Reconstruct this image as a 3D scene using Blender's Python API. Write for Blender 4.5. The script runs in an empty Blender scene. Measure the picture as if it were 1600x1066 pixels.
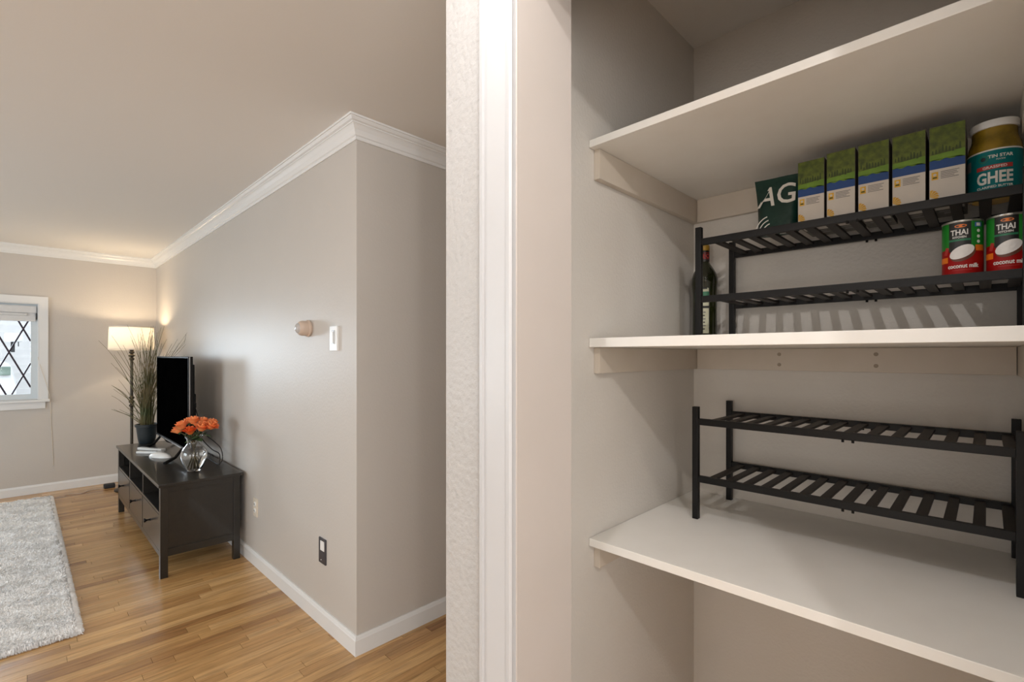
import bpy, bmesh, math, random
import numpy as np
from mathutils import Vector, Matrix
random.seed(7); np.random.seed(7)
C = bpy.context.scene.collection
sc = bpy.context.scene
PI = math.pi

# ------------------------------------------------------------------ camera
F_PX, TH, Y0, CAM_H = 754.6, 0.7937, 554.95, 1.38
cam = bpy.data.cameras.new('camera'); camo = bpy.data.objects.new('camera', cam); C.objects.link(camo)
cam.sensor_width = 36.0; cam.lens = F_PX / 1600 * 36.0
cam.shift_y = (Y0 - 533.0) / 1600.0
cam.clip_start = 0.02
camo.location = (0, 0, CAM_H); camo.rotation_euler = (PI / 2, 0, -TH)
sc.camera = camo

# ------------------------------------------------------------------ world, exposure, lights
sc.view_settings.view_transform = 'Standard'; sc.view_settings.look = 'None'
sc.view_settings.gamma = 1.0; sc.view_settings.use_curve_mapping = False
sc.view_settings.exposure = 0.0
w = bpy.data.worlds.new('sky'); sc.world = w; w.use_nodes = True
bg = w.node_tree.nodes['Background']; bg.inputs[0].default_value = (0.80, 0.90, 1.0, 1); bg.inputs[1].default_value = 3.0

def lamp(name, kind, loc, energy, col, size=0.1, rot=None, size_y=None):
    l = bpy.data.lights.new(name, kind); l.energy = energy; l.color = col
    if kind == 'AREA':
        l.size = size
        if size_y: l.shape = 'RECTANGLE'; l.size_y = size_y
    elif kind == 'SUN': l.angle = size
    else: l.shadow_soft_size = size
    o = bpy.data.objects.new(name, l); C.objects.link(o); o.location = loc
    if rot: o.rotation_euler = rot
    return o
def aim(o, tgt):
    o.rotation_euler = (Vector(tgt) - o.location).to_track_quat('-Z', 'Y').to_euler()

WARM = (1.0, 0.97, 0.94)
lamp('hall_ceiling_lamp', 'POINT', (0.21, 0.46, 2.40), 17, (1.0, 0.98, 0.98), 0.014)
lamp('hall_ceiling_lamp', 'POINT', (-0.25, -0.60, 2.38), 29, WARM, 0.03)
fr_ = lamp('added_front_fill', 'AREA', (-3.45, -0.4, 1.00), 44, (1.0, 0.97, 0.94), 2.4, size_y=1.6); aim(fr_, (1.0, 0.3, 0.9))  # added soft fill from behind the camera into the closet, no window there
bk = lamp('added_back_fill', 'AREA', (-1.3, -2.40, 1.25), 58, (0.95, 0.98, 1.0), 2.0, size_y=2.0); aim(bk, (-1.0, 2.0, 1.6))  # broad fill added at the back wall to brighten the room, no door there
sk = lamp('window_daylight', 'AREA', (-0.95, 9.3, 1.62), 120, (0.74, 0.88, 1.0), 1.1, size_y=0.9); aim(sk, (0.6, 5.0, 1.35))
sd = lamp('added_side_fill', 'AREA', (-3.45, 4.2, 1.35), 66, (0.80, 0.92, 1.0), 2.4, size_y=1.3); aim(sd, (0.0, 4.2, 1.5))  # cool fill added along the solid left wall for general living room brightness

# ------------------------------------------------------------------ materials
def srgb(r, g, b):
    def f(c):
        c /= 255.0
        return c / 12.92 if c <= 0.04045 else ((c + 0.055) / 1.055) ** 2.4
    return (f(r), f(g), f(b), 1)
MATS = {}
def mat(name, col, rough=0.5, metal=0.0, bump=None, mottle=None, trans=0, ior=1.45, emit=None, spec=None, coat=0, detail=4):
    """bump=(scale, strength, distance); mottle=(scale, col2, amount)"""
    if name in MATS: return MATS[name]
    m = bpy.data.materials.new(name); m.use_nodes = True; nt = m.node_tree; N = nt.nodes; L = nt.links
    p = N['Principled BSDF']
    p.inputs['Base Color'].default_value = col; p.inputs['Roughness'].default_value = rough
    p.inputs['Metallic'].default_value = metal
    if spec is not None: p.inputs['Specular IOR Level'].default_value = spec
    if trans: p.inputs['Transmission Weight'].default_value = trans; p.inputs['IOR'].default_value = ior
    if coat: p.inputs['Coat Weight'].default_value = coat
    if emit: p.inputs['Emission Color'].default_value = emit[0]; p.inputs['Emission Strength'].default_value = emit[1]
    tc = N.new('ShaderNodeTexCoord')
    if mottle:
        n = N.new('ShaderNodeTexNoise'); n.inputs['Scale'].default_value = mottle[0]; n.inputs['Detail'].default_value = 5
        r = N.new('ShaderNodeMapRange'); r.inputs[1].default_value = 0.35; r.inputs[2].default_value = 0.7
        r.inputs[4].default_value = mottle[2]
        x = N.new('ShaderNodeMix'); x.data_type = 'RGBA'; x.inputs[6].default_value = col; x.inputs[7].default_value = mottle[1]
        L.new(tc.outputs['Object'], n.inputs['Vector']); L.new(n.outputs[0], r.inputs[0]); L.new(r.outputs[0], x.inputs[0])
        L.new(x.outputs[2], p.inputs['Base Color'])
    if bump:
        n = N.new('ShaderNodeTexNoise'); n.inputs['Scale'].default_value = bump[0]; n.inputs['Detail'].default_value = detail
        b = N.new('ShaderNodeBump'); b.inputs['Strength'].default_value = bump[1]; b.inputs['Distance'].default_value = bump[2]
        L.new(tc.outputs['Object'], n.inputs['Vector']); L.new(n.outputs[0], b.inputs['Height']); L.new(b.outputs[0], p.inputs['Normal'])
    MATS[name] = m; return m

wall_paint = mat('wall_paint', srgb(198, 192, 185), 0.46, bump=(75, 0.4, 0.0018), mottle=(2.0, srgb(193, 187, 180), 0.5))
wall_knock = mat('knockdown_paint', srgb(184, 182, 180), 0.5, bump=(75, 0.7, 0.0040), mottle=(3, srgb(178, 175, 171), 0.6))
closet_paint = mat('closet_paint', srgb(214, 208, 200), 0.5, bump=(110, 0.6, 0.0022), mottle=(5, srgb(209, 203, 194), 0.6))
jamb_paint = mat('jamb_paint', srgb(200, 191, 184), 0.4, bump=(30, 0.1, 0.0006), mottle=(8, srgb(196, 187, 179), 0.5))
ceil_paint = mat('ceiling_paint', srgb(232, 229, 225), 0.8, bump=(120, 0.15, 0.002))
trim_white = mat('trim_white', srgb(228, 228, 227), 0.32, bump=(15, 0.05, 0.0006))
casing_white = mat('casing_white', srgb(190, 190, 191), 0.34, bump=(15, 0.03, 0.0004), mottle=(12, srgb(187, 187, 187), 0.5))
shelf_white = mat('shelf_white', srgb(236, 233, 227), 0.36, bump=(40, 0.12, 0.002), mottle=(14, srgb(229, 225, 217), 0.35))
cleat_paint = mat('cleat_paint', srgb(205, 194, 180), 0.45, bump=(30, 0.12, 0.002), mottle=(9, srgb(196, 184, 168), 0.6))
nail_stain = mat('nail_stain', srgb(160, 146, 128), 0.6)
rack_black = mat('rack_black', srgb(13, 12, 12), 0.45, spec=0.3, bump=(60, 0.15, 0.001))
slat_dark = mat('slat_espresso', srgb(34, 28, 24), 0.5, spec=0.3, bump=(120, 0.2, 0.001), mottle=(90, srgb(46, 37, 31), 0.8))
bench_black = mat('bench_black', srgb(27, 24, 20), 0.34, coat=0.3, bump=(90, 0.12, 0.001), mottle=(60, srgb(36, 31, 25), 0.7))
bench_in = mat('bench_inside', srgb(18, 17, 16), 0.6, mottle=(30, srgb(24, 22, 20), 0.5))
metal_dark = mat('dark_metal', srgb(22, 20, 19), 0.35, metal=0.6, mottle=(40, srgb(34, 31, 29), 0.5))
silver = mat('silver_plastic', srgb(190, 190, 190), 0.25, metal=0.7, mottle=(40, srgb(170, 170, 170), 0.5))
tv_screen = mat('tv_screen', srgb(2, 2, 2), 0.9, spec=0.0, ior=1.02, mottle=(9, srgb(6, 6, 6), 0.5))
tv_plastic = mat('tv_plastic', srgb(14, 14, 13), 0.6, spec=0.2, mottle=(30, srgb(22, 20, 20), 0.5))
white_plastic = mat('white_plastic', srgb(232, 232, 230), 0.3, mottle=(30, srgb(224, 224, 222), 0.5))
ivory = mat('ivory_plastic', srgb(222, 212, 196), 0.35, mottle=(30, srgb(214, 202, 184), 0.5))
slot_dark = mat('slot_dark', srgb(60, 55, 50), 0.5, mottle=(30, srgb(50, 46, 42), 0.5))
dark_plate = mat('dark_plate', srgb(58, 57, 62), 0.4, mottle=(30, srgb(50, 49, 54), 0.5))
beige_plastic = mat('beige_plastic', srgb(198, 178, 162), 0.4, mottle=(30, srgb(190, 170, 154), 0.5))
clear_lens = mat('clear_lens', srgb(240, 240, 240), 0.08, trans=0.6, bump=(80, 0.4, 0.003))
pot_dark = mat('pot_dark', srgb(38, 46, 50), 0.4, mottle=(30, srgb(30, 37, 40), 0.5))
soil = mat('soil', srgb(45, 34, 26), 0.9, bump=(60, 0.8, 0.01), mottle=(40, srgb(30, 22, 16), 0.8))
grass_m = mat('grass_blade', srgb(72, 80, 46), 0.6, mottle=(5, srgb(126, 106, 70), 1.0))
orange_m = mat('rose_petal', srgb(252, 164, 104), 0.5, mottle=(30, srgb(240, 104, 44), 0.9))
orange_d = mat('rose_petal_deep', srgb(222, 80, 30), 0.5, mottle=(22, srgb(240, 130, 60), 0.9))
leaf_m = mat('rose_leaf', srgb(50, 82, 42), 0.45, mottle=(20, srgb(70, 104, 56), 0.8))
stem_m = mat('rose_stem', srgb(92, 84, 50), 0.5, mottle=(20, srgb(70, 60, 38), 0.8))
glass = mat('clear_glass', (1, 1, 1, 1), 0.02, trans=1.0, ior=1.45, bump=(6, 0.05, 0.001))
water = mat('water', (0.97, 0.99, 0.98, 1), 0.02, trans=1.0, ior=1.33, bump=(6, 0.02, 0.001))
cable_m = mat('cable', srgb(30, 26, 25), 0.5, mottle=(30, srgb(40, 36, 34), 0.5))
rug_m = mat('rug_wool', srgb(252, 251, 250), 0.95, mottle=(9, srgb(247, 245, 242), 0.8))
bronze = mat('bronze', srgb(46, 40, 32), 0.35, metal=0.5, mottle=(25, srgb(66, 56, 42), 0.7))
oil_glass = mat('olive_glass', srgb(34, 38, 16), 0.12, coat=0.5, mottle=(20, srgb(22, 25, 10), 0.6))
gold = mat('gold_foil', srgb(190, 150, 50), 0.4, mottle=(60, srgb(150, 115, 35), 0.7))
paper = mat('paper_label', srgb(196, 194, 168), 0.6, mottle=(60, srgb(180, 178, 150), 0.6))
black_ink = mat('black_ink', srgb(24, 24, 24), 0.6, mottle=(30, srgb(34, 34, 34), 0.4))
red_ink = mat('red_ink', srgb(176, 50, 44), 0.5, mottle=(30, srgb(160, 42, 38), 0.4))
white_ink = mat('white_ink', srgb(226, 222, 214), 0.5, mottle=(30, srgb(216, 212, 204), 0.4))
gray_ink = mat('gray_ink', srgb(120, 118, 116), 0.6, mottle=(30, srgb(104, 102, 100), 0.4))
box_white = mat('carton_white', srgb(200, 193, 184), 0.5, mottle=(20, srgb(190, 183, 172), 0.5))
box_side = mat('carton_side', srgb(70, 66, 60), 0.6, mottle=(40, srgb(100, 94, 84), 0.8))
box_blue = mat('carton_blue', srgb(14, 64, 126), 0.5, mottle=(25, srgb(12, 54, 108), 0.6))
box_green = mat('carton_field', srgb(92, 106, 24), 0.5, mottle=(70, srgb(50, 62, 12), 1.0))
box_green2 = mat('carton_meadow', srgb(104, 140, 34), 0.5, mottle=(60, srgb(86, 120, 24), 0.8))
box_tree = mat('carton_trees', srgb(56, 72, 22), 0.6, mottle=(80, srgb(40, 54, 14), 0.8))
box_gold = mat('carton_gold', srgb(200, 150, 30), 0.5, mottle=(60, srgb(226, 180, 60), 0.8))
bag_green = mat('pouch_green', srgb(12, 52, 44), 0.38, bump=(14, 0.5, 0.01), mottle=(10, srgb(8, 40, 34), 0.8))
teal = mat('label_teal', srgb(6, 112, 116), 0.45, spec=0.2, mottle=(20, srgb(8, 110, 112), 0.6))
ghee_m = mat('ghee', srgb(150, 122, 34), 0.25, mottle=(26, srgb(96, 82, 26), 0.9))
ghee_m2 = mat('ghee_base', srgb(214, 170, 30), 0.3, mottle=(30, srgb(190, 146, 22), 0.7))
tin = mat('tin', srgb(186, 184, 178), 0.28, metal=0.9, mottle=(30, srgb(170, 168, 160), 0.5))
can_black = mat('can_black', srgb(26, 26, 24), 0.35, mottle=(30, srgb(36, 34, 32), 0.4))
can_green = mat('can_green', srgb(30, 128, 38), 0.35, mottle=(25, srgb(22, 108, 30), 0.5))
can_red = mat('can_red', srgb(150, 12, 10), 0.4, spec=0.2, mottle=(25, srgb(134, 16, 14), 0.5))
can_orange = mat('can_orange', srgb(224, 116, 26), 0.4, mottle=(25, srgb(208, 100, 20), 0.5))
can_husk = mat('coconut_husk', srgb(104, 56, 34), 0.5, mottle=(60, srgb(80, 42, 26), 0.7))
coco_white = mat('coconut_flesh', srgb(226, 220, 214), 0.4, mottle=(30, srgb(214, 208, 202), 0.5))
green_ink = mat('green_ink', srgb(30, 110, 74), 0.4, mottle=(30, srgb(24, 96, 64), 0.4))
blue_ink = mat('blue_ink', srgb(70, 110, 170), 0.4, mottle=(30, srgb(60, 98, 156), 0.4))
siding_m = mat('siding', srgb(206, 203, 200), 0.7, mottle=(5, srgb(192, 190, 187), 0.6))
asphalt = mat('driveway', srgb(150, 148, 146), 0.9, bump=(60, 0.4, 0.01), mottle=(8, srgb(130, 128, 126), 0.7))
car_white = mat('car_paint', srgb(222, 222, 222), 0.25, coat=0.6, mottle=(3, srgb(188, 190, 194), 0.5))
car_glass = mat('car_glass', srgb(120, 140, 130), 0.1, mottle=(8, srgb(70, 90, 76), 0.9))
rubber = mat('rubber', srgb(40, 40, 42), 0.8, mottle=(30, srgb(54, 54, 56), 0.5))
lead = mat('lead_came', srgb(50, 34, 48), 0.5, metal=0.3, mottle=(30, srgb(40, 28, 38), 0.5))
frame_m = mat('sash_paint', srgb(214, 222, 226), 0.35, mottle=(10, srgb(206, 214, 218), 0.5))
blind_m = mat('blind_fabric', srgb(222, 222, 222), 0.6, mottle=(30, srgb(212, 212, 212), 0.5))
joint_m = mat('floor_joint', srgb(70, 44, 22), 0.7, mottle=(30, srgb(56, 36, 18), 0.5))

# lamp shade: thin fabric that lets the bulb glow through
m = bpy.data.materials.new('shade_fabric'); m.use_nodes = True; nt = m.node_tree; nt.nodes.clear()
o_ = nt.nodes.new('ShaderNodeOutputMaterial'); d = nt.nodes.new('ShaderNodeBsdfDiffuse'); t = nt.nodes.new('ShaderNodeBsdfTranslucent')
mx = nt.nodes.new('ShaderNodeMixShader'); mx.inputs[0].default_value = 0.17
tc_ = nt.nodes.new('ShaderNodeTexCoord'); wv = nt.nodes.new('ShaderNodeTexNoise'); wv.inputs['Scale'].default_value = 120
cr_ = nt.nodes.new('ShaderNodeMix'); cr_.data_type = 'RGBA'; cr_.inputs[6].default_value = (0.86, 0.80, 0.70, 1); cr_.inputs[7].default_value = (0.78, 0.72, 0.62, 1)
nt.links.new(tc_.outputs['Object'], wv.inputs['Vector']); nt.links.new(wv.outputs[0], cr_.inputs[0])
nt.links.new(cr_.outputs[2], d.inputs[0]); nt.links.new(cr_.outputs[2], t.inputs[0])
nt.links.new(d.outputs[0], mx.inputs[1]); nt.links.new(t.outputs[0], mx.inputs[2]); nt.links.new(mx.outputs[0], o_.inputs[0])
shade_m = m
# window pane: thin glass (transparent with a faint reflection)
m = bpy.data.materials.new('window_glass'); m.use_nodes = True; nt = m.node_tree; nt.nodes.clear()
o_ = nt.nodes.new('ShaderNodeOutputMaterial'); a = nt.nodes.new('ShaderNodeBsdfTransparent'); g = nt.nodes.new('ShaderNodeBsdfGlossy')
g.inputs['Roughness'].default_value = 0.02; mx = nt.nodes.new('ShaderNodeMixShader'); fr = nt.nodes.new('ShaderNodeFresnel'); fr.inputs[0].default_value = 1.2
nt.links.new(fr.outputs[0], mx.inputs[0]); nt.links.new(a.outputs[0], mx.inputs[1]); nt.links.new(g.outputs[0], mx.inputs[2]); nt.links.new(mx.outputs[0], o_.inputs[0])
pane_m = m

# oak floor
m = bpy.data.materials.new('oak_floor'); m.use_nodes = True; nt = m.node_tree; N = nt.nodes; L = nt.links; p = N['Principled BSDF']
tc = N.new('ShaderNodeTexCoord'); at = N.new('ShaderNodeAttribute'); at.attribute_name = 'tone'
mp = N.new('ShaderNodeMapping'); mp.inputs['Scale'].default_value = (2.2, 26, 1)
cmb = N.new('ShaderNodeCombineXYZ'); vm = N.new('ShaderNodeVectorMath'); vm.operation = 'ADD'
mul = N.new('ShaderNodeMath'); mul.operation = 'MULTIPLY'; mul.inputs[1].default_value = 37.0
L.new(at.outputs['Fac'], mul.inputs[0]); L.new(mul.outputs[0], cmb.inputs[0]); L.new(mul.outputs[0], cmb.inputs[2])
L.new(tc.outputs['Object'], mp.inputs[0]); L.new(mp.outputs[0], vm.inputs[0]); L.new(cmb.outputs[0], vm.inputs[1])
n1 = N.new('ShaderNodeTexNoise'); n1.inputs['Scale'].default_value = 1.6; n1.inputs['Detail'].default_value = 8; n1.inputs['Roughness'].default_value = 0.65
n1.inputs['Distortion'].default_value = 0.6; L.new(vm.outputs[0], n1.inputs['Vector'])
ramp = N.new('ShaderNodeValToRGB'); e = ramp.color_ramp.elements
e[0].position = 0.0; e[0].color = srgb(150, 106, 62); e[1].position = 1.0; e[1].color = srgb(220, 178, 124)
k = e.new(0.35); k.color = srgb(182, 137, 86); k = e.new(0.65); k.color = srgb(200, 156, 100)
L.new(at.outputs['Fac'], ramp.inputs[0])
mr = N.new('ShaderNodeMapRange'); mr.inputs[1].default_value = 0.34; mr.inputs[2].default_value = 0.62; mr.inputs[3].default_value = 0.66; mr.inputs[4].default_value = 1.1
L.new(n1.outputs[0], mr.inputs[0])
mm = N.new('ShaderNodeMix'); mm.data_type = 'RGBA'; mm.blend_type = 'MULTIPLY'; mm.inputs[0].default_value = 1.0
L.new(ramp.outputs[0], mm.inputs[6]); L.new(mr.outputs[0], mm.inputs[7]); L.new(mm.outputs[2], p.inputs['Base Color'])
p.inputs['Roughness'].default_value = 0.27; p.inputs['Coat Weight'].default_value = 0.2; p.inputs['Coat Roughness'].default_value = 0.2
bp = N.new('ShaderNodeBump'); bp.inputs['Strength'].default_value = 0.12; bp.inputs['Distance'].default_value = 0.002
L.new(n1.outputs[0], bp.inputs['Height']); L.new(bp.outputs[0], p.inputs['Normal'])
oak = m

# ------------------------------------------------------------------ helpers
def link_mesh(name, me, parent=None):
    o = bpy.data.objects.new(name, me); C.objects.link(o)
    if parent: o.parent = parent
    return o
def tag(o, label=None, cat=None, group=None, kind=None):
    if label: o['label'] = label
    if cat: o['category'] = cat
    if group: o['group'] = group
    if kind: o['kind'] = kind
    return o
def thing(name, label, cat, loc, group=None, rz=0):
    o = bpy.data.objects.new(name, None); C.objects.link(o); o.location = loc; o.rotation_euler = (0, 0, rz)
    o.empty_display_size = 0.05
    return tag(o, label, cat, group)

class MB:
    """collects geometry in world coordinates; build() makes one mesh object (relative to an unrotated parent)"""
    def __init__(s): s.v = []; s.f = []; s.m = []
    def add(s, vs, fs, mi=0):
        b = len(s.v); s.v += [tuple(v) for v in vs]; s.f += [tuple(b + i for i in f) for f in fs]; s.m += [mi] * len(fs); return s
    def box(s, a, b, mi=0, mx=None):
        x0, y0, z0 = a; x1, y1, z1 = b
        vs = [(x0,y0,z0),(x1,y0,z0),(x1,y1,z0),(x0,y1,z0),(x0,y0,z1),(x1,y0,z1),(x1,y1,z1),(x0,y1,z1)]
        if mx is not None: vs = [tuple(mx @ Vector(v)) for v in vs]
        return s.add(vs, [(0,3,2,1),(4,5,6,7),(0,1,5,4),(1,2,6,5),(2,3,7,6),(3,0,4,7)], mi)
    def lathe(s, c, prof, n=24, mi=0, axis='Z', cap=True):
        """prof: list of (r, h) along axis from c"""
        vs = []; fs = []
        for r, h in prof:
            for i in range(n):
                a = 2 * PI * i / n; x, y = r * math.cos(a), r * math.sin(a)
                if axis == 'Z': vs.append((c[0]+x, c[1]+y, c[2]+h))
                elif axis == 'X': vs.append((c[0]+h, c[1]+x, c[2]+y))
                else: vs.append((c[0]+y, c[1]+h, c[2]+x))
        for j in range(len(prof) - 1):
            for i in range(n):
                k = (i + 1) % n; fs.append((j*n+i, j*n+k, (j+1)*n+k, (j+1)*n+i))
        if cap:
            fs.append(tuple(reversed(range(n)))); fs.append(tuple((len(prof)-1)*n+i for i in range(n)))
        return s.add(vs, fs, mi)
    def tube(s, pts, r, n=8, mi=0, rend=None):
        pts = [Vector(p) for p in pts]; vs = []; fs = []; up = Vector((0.13, 0.27, 0.95)).normalized()
        for j, p in enumerate(pts):
            t = (pts[min(j+1, len(pts)-1)] - pts[max(j-1, 0)]).normalized()
            a = t.cross(up); a = a.normalized() if a.length > 1e-4 else Vector((1,0,0)); b = t.cross(a).normalized()
            rr = r if rend is None else r + (rend - r) * j / (len(pts) - 1)
            for i in range(n):
                q = 2 * PI * i / n; vs.append(p + a * rr * math.cos(q) + b * rr * math.sin(q))
        for j in range(len(pts) - 1):
            for i in range(n):
                k = (i + 1) % n; fs.append((j*n+i, j*n+k, (j+1)*n+k, (j+1)*n+i))
        fs.append(tuple(reversed(range(n)))); fs.append(tuple((len(pts)-1)*n+i for i in range(n)))
        return s.add(vs, fs, mi)
    def sweep(s, path, prof, mi=0):
        """path: plan points; prof: closed list of (d, z), d = distance to the left normal of the path, mitred"""
        P = [Vector(p) for p in path]; vs = []; fs = []; n = len(prof)
        for j, p in enumerate(P):
            ns = []
            if j > 0: t = (P[j] - P[j-1]).normalized(); ns.append(Vector((-t.y, t.x)))
            if j < len(P) - 1: t = (P[j+1] - P[j]).normalized(); ns.append(Vector((-t.y, t.x)))
            if len(ns) == 2:
                b = (ns[0] + ns[1]).normalized(); b = b / max(0.2, b.dot(ns[0]))
            else: b = ns[0]
            for d, z in prof: vs.append((p.x + b.x * d, p.y + b.y * d, z))
        for j in range(len(P) - 1):
            for i in range(n):
                k = (i + 1) % n; fs.append((j*n+i, j*n+k, (j+1)*n+k, (j+1)*n+i))
        fs.append(tuple(reversed(range(n)))); fs.append(tuple((len(P)-1)*n+i for i in range(n)))
        return s.add(vs, fs, mi)
    def build(s, name, mats, parent=None, bevel=0, smooth=False, kind=None, label=None, flip=True):
        me = bpy.data.meshes.new(name)
        off = Vector((0, 0, 0))
        if parent:
            q = parent
            while q: off += q.location; q = q.parent
        vs = [(x-off.x, y-off.y, z-off.z) for x, y, z in s.v]
        me.from_pydata(vs, [], s.f)
        for m_ in (mats if isinstance(mats, (list, tuple)) else [mats]): me.materials.append(m_)
        me.polygons.foreach_set('material_index', s.m)
        bm = bmesh.new(); bm.from_mesh(me)
        if flip: bmesh.ops.recalc_face_normals(bm, faces=bm.faces)
        if bevel: bmesh.ops.bevel(bm, geom=[e for e in bm.edges if len(e.link_faces) == 2 and e.calc_face_angle(0) > 0.6], offset=bevel, segments=2, affect='EDGES', profile=0.6)
        bm.to_mesh(me); bm.free()
        if smooth:
            for p_ in me.polygons: p_.use_smooth = True
            try: me.set_sharp_from_angle(angle=0.7)
            except Exception: pass
        o = link_mesh(name, me, parent)
        if kind: o['kind'] = kind
        if label: o['label'] = label
        return o
def box_obj(name, a, b, m_, parent=None, bevel=0.0, kind=None, label=None):
    return MB().box(a, b).build(name, m_, parent, bevel=bevel, kind=kind, label=label)

_txt = {}
def text_geo(body, size, extrude=0.0003, bold=0.0, align='CENTER'):
    key = (body, size, extrude, bold, align)
    if key in _txt: return _txt[key]
    cu = bpy.data.curves.new('lettering', 'FONT'); cu.body = body; cu.size = size; cu.extrude = extrude; cu.offset = bold
    cu.align_x = align; cu.resolution_u = 3
    o = bpy.data.objects.new('lettering', cu); C.objects.link(o)
    dg = bpy.context.evaluated_depsgraph_get(); me = o.evaluated_get(dg).to_mesh()
    vs = [tuple(v.co) for v in me.vertices]; fs = [tuple(p.vertices) for p in me.polygons]
    o.evaluated_get(dg).to_mesh_clear(); bpy.data.objects.remove(o); bpy.data.curves.remove(cu)
    _txt[key] = (vs, fs); return vs, fs
def ftext(mb, body, size, fn, ox, oz, mi, bold=0.0, align='CENTER', sx=1.0, shear=0.0, ang=0.0):
    """lettering laid through a surface function fn(u, v, w)->xyz with u right, v up, w out"""
    vs, fs = text_geo(body, size, 0.0003, bold, align)
    ca, sa = math.cos(ang), math.sin(ang)
    def q(x, y): x = x * sx + y * shear; return (x * ca - y * sa + ox, x * sa + y * ca + oz)
    mb.add([fn(*q(x, y), z + 0.0006) for x, y, z in vs], fs, mi)
def fpoly(mb, pts, fn, mi, w=0.0004, sub=None):
    """flat printed shape on the surface fn"""
    if sub:   # rectangle (u0,v0,u1,v1) split into strips so it follows a curve
        u0, v0, u1, v1 = pts; n = sub
        for i in range(n):
            a = u0 + (u1-u0)*i/n; b = u0 + (u1-u0)*(i+1)/n
            mb.add([fn(a, v0, w), fn(b, v0, w), fn(b, v1, w), fn(a, v1, w)], [(0,1,2,3)], mi)
    else:
        c = (sum(p[0] for p in pts)/len(pts), sum(p[1] for p in pts)/len(pts)); n = len(pts)
        mb.add([fn(c[0], c[1], w)] + [fn(p[0], p[1], w) for p in pts], [(0, 1+i, 1+(i+1) % n) for i in range(n)], mi)

# ------------------------------------------------------------------ dimensions
XA, YB, YF, ZC = 1.083, 2.068, 6.762, 2.46      # long wall, hall corner, far wall, ceiling
XF, XI = 0.65, 0.8125                             # closet front wall
YJ, YS, YE = 0.629, 0.7365, 0.8407                # left jamb, closet side wall, end of the wall
XS, XB, YR = 1.033, 1.662, -0.070                 # shelf front, closet back wall, closet right wall
YJR = -0.052
Z1, Z2, Z3 = 1.9366, 1.4237, 0.9056

# ------------------------------------------------------------------ structure
def S(name, a, b, m_, bevel=0): return box_obj(name, a, b, m_, kind='structure', bevel=bevel)
# floor slab with oak strips on it
floor = S('floor', (-3.7, -2.6, -0.12), (3.3, YF + 0.12, -0.012), joint_m)
PW = 0.0572
cand = []
y = -2.6 + 0.0; row = 0
while y < YF:
    x = -3.7 - random.random()
    while x < 3.3:
        Lh = random.uniform(0.28, 1.15)
        a, b = max(x, -3.7), min(x + Lh, 3.3)
        if b > a + 0.02: cand.append((a, b, y, min(y + PW, YF), min(1, max(0, random.gauss(0.62, 0.16))) if random.random() > 0.10 else random.uniform(0, 0.25)))
        x += Lh
    y += PW; row += 1
def visible_score(pk):
    a, b, y0, y1, _ = pk; best = 0
    yc = (y0 + y1) / 2
    for i in range(5):
        xx = a + (b - a) * (0.1 + 0.2 * i)
        Fd = xx * math.sin(TH) + yc * math.cos(TH); R = xx * math.cos(TH) - yc * math.sin(TH)
        if Fd < 0.3: continue
        px = 800 + F_PX * R / Fd; py = Y0 + F_PX * CAM_H / Fd
        if -20 < px < 697 and py < 1085 and (xx < XA - 0.01 or yc < YB - 0.01) and not (xx < 0.2 and 3.2 < yc < 6.45):
            best = max(best, 1.0 / Fd)
    return best
cand.sort(key=visible_score, reverse=True)
def plank_geo(pk):
    a, b, y0, y1, t = pk; g = 0.0007
    return [(a+g, y0+g, -0.012), (b-g, y0+g, -0.012), (b-g, y1-g, -0.012), (a+g, y1-g, -0.012),
            (a+g, y0+g, 0), (b-g, y0+g, 0), (b-g, y1-g, 0), (a+g, y1-g, 0)]
PF = [(0,3,2,1),(4,5,6,7),(0,1,5,4),(1,2,6,5),(2,3,7,6),(3,0,4,7)]
def tone_attr(me, vals):
    at_ = me.attributes.new('tone', 'FLOAT', 'POINT'); at_.data.foreach_set('value', vals)
for pk in cand[:295]:
    me = bpy.data.meshes.new('plank'); me.from_pydata(plank_geo(pk), [], PF); me.materials.append(oak)
    tone_attr(me, [pk[4]] * 8); link_mesh('plank', me, floor)
vs = []; fs = []; tn = []
for pk in cand[295:]:
    b = len(vs); vs += plank_geo(pk); fs += [tuple(b + i for i in f) for f in PF]; tn += [pk[4]] * 8
me = bpy.data.meshes.new('distant_planks'); me.from_pydata(vs, [], fs); me.materials.append(oak); tone_attr(me, tn)
tag(link_mesh('distant_planks', me, floor), kind='stuff')

S('ceiling', (-3.7, -2.6, ZC), (3.3, YF + 0.12, ZC + 0.1), ceil_paint)
S('wall_right', (XA, YB, 0), (XA + 1.0, YF + 0.12, ZC), wall_paint)           # long wall of the living room; its near end is the short hall face
S('wall_hall', (XA + 1.0, YB, 0), (3.3, YB + 0.12, ZC), wall_paint)
S('wall_hall_near', (XB + 0.1, YE - 0.1, 0), (3.3, YE, ZC), wall_paint)
S('wall_hall_end', (3.2, YE, 0), (3.3, YB, ZC), wall_paint)
S('wall_left', (-3.7, -2.6, 0), (-3.6, YF + 0.12, ZC), wall_paint)
S('wall_back', (-3.6, -2.6, 0), (XF, -2.5, ZC), wall_paint)
# far wall with a window opening
WX0, WX1, WZ0, WZ1 = -1.20, 0.125, 0.935, 1.895
mb = MB()
mb.box((-3.6, YF, 0), (XA, YF + 0.12, WZ0)).box((-3.6, YF, WZ1), (XA, YF + 0.12, ZC))
mb.box((-3.6, YF, WZ0), (WX0, YF + 0.12, WZ1)).box((WX1, YF, WZ0), (XA, YF + 0.12, WZ1))
mb.build('wall_far', wall_paint, kind='structure')
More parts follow.
